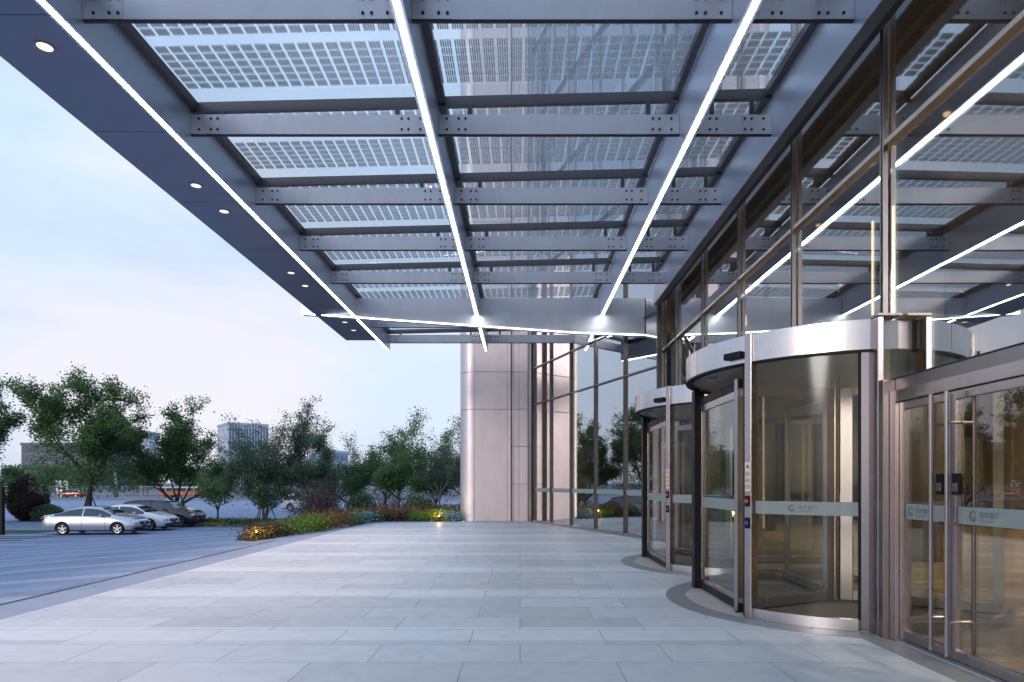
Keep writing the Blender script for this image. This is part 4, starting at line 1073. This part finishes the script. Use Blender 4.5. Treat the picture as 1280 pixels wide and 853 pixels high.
# ================================================================== things at the far side
k = empty('flower_dome',(-35.0,46,hgt(-35,46))); tag(k,'dark red planted dome with an olive disc beside a low dark mound','planter'); q = R; q.seed(5)
x0,y0,z0 = -35.3,46,hgt(-35,46)
def leafball(mb, c, rx, ry, rz, n, ls):
    for i in range(n):
        v = Vector((q.gauss(0,1),q.gauss(0,1),q.gauss(0,1))).normalized()*(.93+.1*q.random()); p = Vector((c[0]+v.x*rx,c[1]+v.y*ry,max(z0+.02,c[2]+v.z*rz)))
        mb.leaf(p, ls*q.uniform(.7,1.3), v+Vector((q.gauss(0,.3),q.gauss(0,.3),q.gauss(0,.3))))
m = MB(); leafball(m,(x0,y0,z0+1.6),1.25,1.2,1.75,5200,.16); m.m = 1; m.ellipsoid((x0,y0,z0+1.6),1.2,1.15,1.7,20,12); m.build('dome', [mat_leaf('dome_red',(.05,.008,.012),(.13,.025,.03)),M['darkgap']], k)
m = MB(); leafball(m,(x0-.25,y0-1.05,z0+1.6),.62,.2,1.15,1500,.12); m.build('disc', mat_leaf('dome_olive',(.05,.07,.015),(.13,.16,.04)), k)
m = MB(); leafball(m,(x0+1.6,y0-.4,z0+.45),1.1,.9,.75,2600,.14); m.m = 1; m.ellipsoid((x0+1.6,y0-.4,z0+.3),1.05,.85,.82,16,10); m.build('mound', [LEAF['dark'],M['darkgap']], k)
m = MB(); m.box(-27.1,-26.62,32.9,33.1,hgt(-26.7,33)-.02,hgt(-26.7,33)+2.5); tag(m.build('pylon_sign', M['black'], bevel=.02),'black upright sign slab standing on the grass at the edge of the view','sign')
k = empty('pylon_sign',(-79.5,126,-1.27)); tag(k,'thin dark pylon with a column of pale green characters by the far road','sign')
m = MB(); m.box(-79.9,-79.1,125.9,126.1,-1.28,5.2); m.build('slab', plain('pylon_dark',(.02,.03,.03),.4), k, bevel=.03)
for i in range(6):
    m = MB(); m.box(-79.72,-79.28,125.88,125.895,4.5-i*.62,4.85-i*.62); m.build('character_mark', plain('pale_green',(.45,.75,.65),.5), k)
k = empty('road_sign',(-91.5,128,-1.27)); tag(k,'white road board with two dark ring marks by the red car','sign')
m = MB(); m.box(-92.75,-90.45,127.9,128,-.2,2.0); m.build('board', plain('sign_white',(.7,.72,.75),.5), k)
m = MB()
for cx in (-92.15,-91.05):
    m = MB(); m.yprism([(cx+.42*cos(a*pi/8),.9+.6*sin(a*pi/8)) for a in range(3,15)]+[(cx+.22*cos(a*pi/8),.9+.36*sin(a*pi/8)) for a in range(14,2,-1)],127.86,127.89); m.build('ring_mark', M['logo'], k)
for x in (-92.5,-90.8):
    m = MB(); m.box(x,x+.12,127.95,128.05,-1.28,-.2); m.build('post', M['frame'], k)
# fence along the far road
f = empty('roadside_fence',(-60,138.5,-1.29)); tag(f,'long pale railing fence along the far side of the road','fence')
fm = plain('fence_white',(.36,.38,.40),.5)
m = MB()
for z in (-.9,.7): m.box(-130,10,138.48,138.53,z,z+.09)
m.build('rail', fm, f)
m = MB()
for i in range(467): x = -130+i*.3; m.box(x-.025,x+.025,138.49,138.52,-1.28,.85)
tag(m.build('picket', fm, f), kind='stuff')
for i in range(36):
    x = -130+i*4; m = MB(); m.box(x-.08,x+.08,138.42,138.58,-1.29,1.0); m.build('post', fm, f)
# far bushes and trees beyond the road
kinds = ['light','mid','dark','mid']
words = ['pale green','mid green','dark green','deep green']
q = random.Random(77); fx = -150
proto = {}
names = 'tree beyond the far road fence'
i = 0
while fx < 12:
    kd = i % 4; y = 146+q.uniform(0,14); h = q.uniform(6.0,9.5)
    z = -1.29; t = empty('far_tree',(fx,y,z)); tag(t,'%s bushy tree in the row beyond the far road fence' % words[kd],'tree','row of trees beyond the far road')
    R.seed(300+i)
    m = MB(); m.tube((fx,y,z),(fx,y,z+h*.5),.22,.12,n=6); m.build('trunk', M['bark'], t)
    m = MB(); lob = [(R.uniform(-1,1)*h*.34,R.uniform(-1,1)*h*.3,R.uniform(.28,.82)*h,R.uniform(.17,.28)*h) for _ in range(10)]
    for _ in range(1500):
        lx,ly,lz,lr = R.choice(lob); v = Vector((R.gauss(0,1),R.gauss(0,1),R.gauss(0,.8))).normalized()*lr*R.random()**.35
        m.leaf((fx+lx+v.x,y+ly+v.y,max(z+.2,z+lz+v.z)), R.uniform(.35,.8))
    m.build('crown', LEAF[kinds[kd]], t)
    fx += q.uniform(4.2,6.6); i += 1

# ================================================================== far buildings
def office(label, x, y, w, d, h, yaw, wall, glass, nw, nf, cols=True, name='office_block'):
    b = empty(name,(x,y,-1.3),radians(yaw)); tag(b,label,'building'); ob = Vector((0,0,0))
    def bld(mb, nm, mt):
        o = mb.build(nm, mt, origin=(0,0,0)); o.parent = b; o.location = (0,0,0); return o
    m = MB(); m.box(-w/2,w/2,0,d,0,h); bld(m,'wall',wall)
    m = MB(); m.box(-w/2-.3,w/2+.3,-.3,d+.3,h+.002,h+.9); bld(m,'roof',wall)
    for i in range(nf):
        z = h*(i+.25)/nf
        m = MB()
        for j in range(nw):
            xa = -w/2+w*(j+.12)/nw; m.box(xa,xa+w*.76/nw,-.12,-.01,z,z+h*.62/nf)
        ns = max(3,int(d/(w/nw)))
        for j in range(ns):
            ya = d*(j+.12)/ns; m.box(w/2+.01,w/2+.12,ya,ya+d*.76/ns,z,z+h*.62/nf)
        bld(m,'window',glass)
    if cols:
        m = MB()
        for j in range(nw+1): xa = -w/2+w*j/nw; m.box(xa-.25,xa+.25,-.5,-.13,0,h)
        bld(m,'facade_fin',wall)
    return b
gb = plain('far_glass',(.10,.20,.32),.12,0,.3,.2); gp = plain('far_concrete',(.46,.50,.58),.7,0,.08,.1)
office('pale blue glass office block with vertical fins behind the grey green tree', -123,290,17,20,29.0,38,gp,gb,14,2)
office('small white and blue building beside the slender tree', -67,215,8.5,12,13,-10,plain('far_white',(.55,.60,.68),.6),plain('far_blue',(.06,.22,.42),.2),3,4,False)
office('slim pale apartment tower far behind the tall spreading tree', -312,520,20,18,44,5,plain('far_tower',(.52,.55,.62),.7),plain('tower_pane',(.22,.26,.34),.3),5,14,False,'apartment_tower')
office('long low dark glass building behind the tall spreading tree', -172,240,30,20,17,0,plain('far_navy',(.05,.07,.12),.4),plain('navy_glass',(.04,.07,.14),.12),12,5,False)
office('grey roofed low hall behind the staked trees', -150,330,46,20,9,0,plain('far_grey',(.32,.34,.38),.7),gb,10,2,False,'low_hall')

# ================================================================== SKY, SUN, CAMERA
W = bpy.data.worlds.new('World'); S.world = W; W.use_nodes = True
nt = W.node_tree; nt.nodes.clear()
SUN_EL, SUN_ROT = radians(14), radians(217)
def N(k): return nt.nodes.new('ShaderNode'+k)
sky = N('TexSky'); sky.sky_type = 'NISHITA'; sky.sun_disc = False; sky.sun_elevation = SUN_EL; sky.sun_rotation = SUN_ROT; sky.air_density = 1.0; sky.dust_density = 1.5; sky.ozone_density = 1.5
tc = N('TexCoord'); mp = N('Mapping'); mp.inputs['Scale'].default_value = (1.0,1.0,3.2); nt.links.new(tc.outputs['Generated'], mp.inputs[0])
nz = N('TexNoise'); nz.inputs['Scale'].default_value = 2.1; nz.inputs['Detail'].default_value = 7; nz.inputs['Roughness'].default_value = .5; nt.links.new(mp.outputs[0], nz.inputs['Vector'])
mr = N('MapRange'); mr.inputs[1].default_value = .34; mr.inputs[2].default_value = .66; mr.inputs[3].default_value = .70; mr.inputs[4].default_value = 1.0; nt.links.new(nz.outputs[0], mr.inputs[0])
sx = N('SeparateXYZ'); nt.links.new(tc.outputs['Generated'], sx.inputs[0])
cl = N('ValToRGB'); nt.links.new(sx.outputs[2], cl.inputs[0])
e_ = cl.color_ramp.elements; e_[0].position = 0.0; e_[0].color = (*CLOUD_LOW,1); e_[1].position = .75; e_[1].color = (*CLOUD,1)
k_ = e_.new(.22); k_.color = (*CLOUD_MID,1); k_ = e_.new(.5); k_.color = (3.9,4.95,6.6,1)
e_[-1].position = .9
mx = N('Mix'); mx.data_type = 'RGBA'; nt.links.new(mr.outputs[0], mx.inputs[0]); nt.links.new(sky.outputs[0], mx.inputs[6]); nt.links.new(cl.outputs[0], mx.inputs[7])
cn = N('TexNoise'); cn.inputs['Scale'].default_value = 1.7; cn.inputs['Detail'].default_value = 8; cn.inputs['Roughness'].default_value = .55
mp2 = N('Mapping'); mp2.inputs['Scale'].default_value = (1,1,3.6); mp2.inputs['Location'].default_value = (.35,.1,.2); nt.links.new(tc.outputs['Generated'], mp2.inputs[0]); nt.links.new(mp2.outputs[0], cn.inputs['Vector'])
cm = N('MapRange'); cm.inputs[1].default_value = .50; cm.inputs[2].default_value = .68; cm.inputs[3].default_value = 0; cm.inputs[4].default_value = .8; dt = N('VectorMath'); dt.operation = 'DOT_PRODUCT'; nt.links.new(tc.outputs['Generated'], dt.inputs[0]); dt.inputs[1].default_value = (-.425,.885,.19)
dm = N('MapRange'); nt.links.new(dt.outputs['Value'], dm.inputs[0]); dm.inputs[1].default_value = .955; dm.inputs[2].default_value = .995; dm.inputs[3].default_value = -.10; dm.inputs[4].default_value = .13
ad = N('Math'); ad.operation = 'ADD'; nt.links.new(cn.outputs[0], ad.inputs[0]); nt.links.new(dm.outputs[0], ad.inputs[1]); nt.links.new(ad.outputs[0], cm.inputs[0])
m3 = N('Mix'); m3.data_type = 'RGBA'; nt.links.new(cm.outputs[0], m3.inputs[0]); nt.links.new(mx.outputs[2], m3.inputs[6]); m3.inputs[7].default_value = (*PUFF,1)
bg = N('Background'); bg.inputs[1].default_value = SKY_STRENGTH; nt.links.new(m3.outputs[2], bg.inputs[0])
wo = N('OutputWorld'); nt.links.new(bg.outputs[0], wo.inputs[0])
sl = bpy.data.lights.new('sun','SUN'); sl.energy = .55; sl.angle = radians(14); sl.color = (1,.93,.88)
so = bpy.data.objects.new('sun', sl); COL.objects.link(so)
dirs = Vector((sin(SUN_ROT)*cos(SUN_EL), cos(SUN_ROT)*cos(SUN_EL), sin(SUN_EL)))
so.rotation_euler = dirs.to_track_quat('Z','Y').to_euler(); so.location = (0,0,60)

cd = bpy.data.cameras.new('camera'); cam = bpy.data.objects.new('camera', cd); COL.objects.link(cam)
cam.location = (0,0,1.5); cam.rotation_euler = (pi/2,0,0); cd.sensor_width = 36; cd.lens = 22.5
cd.shift_x = -10/1280; cd.shift_y = 177.5/1280; cd.clip_end = 6000; cd.clip_start = .05
S.camera = cam
S.render.resolution_x = 1024; S.render.resolution_y = 682
S.view_settings.view_transform = 'Standard'; S.view_settings.look = 'None'; S.view_settings.gamma = 1; S.view_settings.use_curve_mapping = False
S.view_settings.exposure = EXPO
cy = S.cycles
cy.use_denoising = True; cy.max_bounces = 9; cy.diffuse_bounces = 4; cy.glossy_bounces = 5; cy.transmission_bounces = 4; cy.transparent_max_bounces = 28
cy.sample_clamp_indirect = 6; cy.caustics_reflective = False; cy.caustics_refractive = False
try: cy.denoiser = 'OPENIMAGEDENOISE'; cy.denoising_prefilter = 'ACCURATE'
except Exception: pass
bpy.context.view_layer.update()
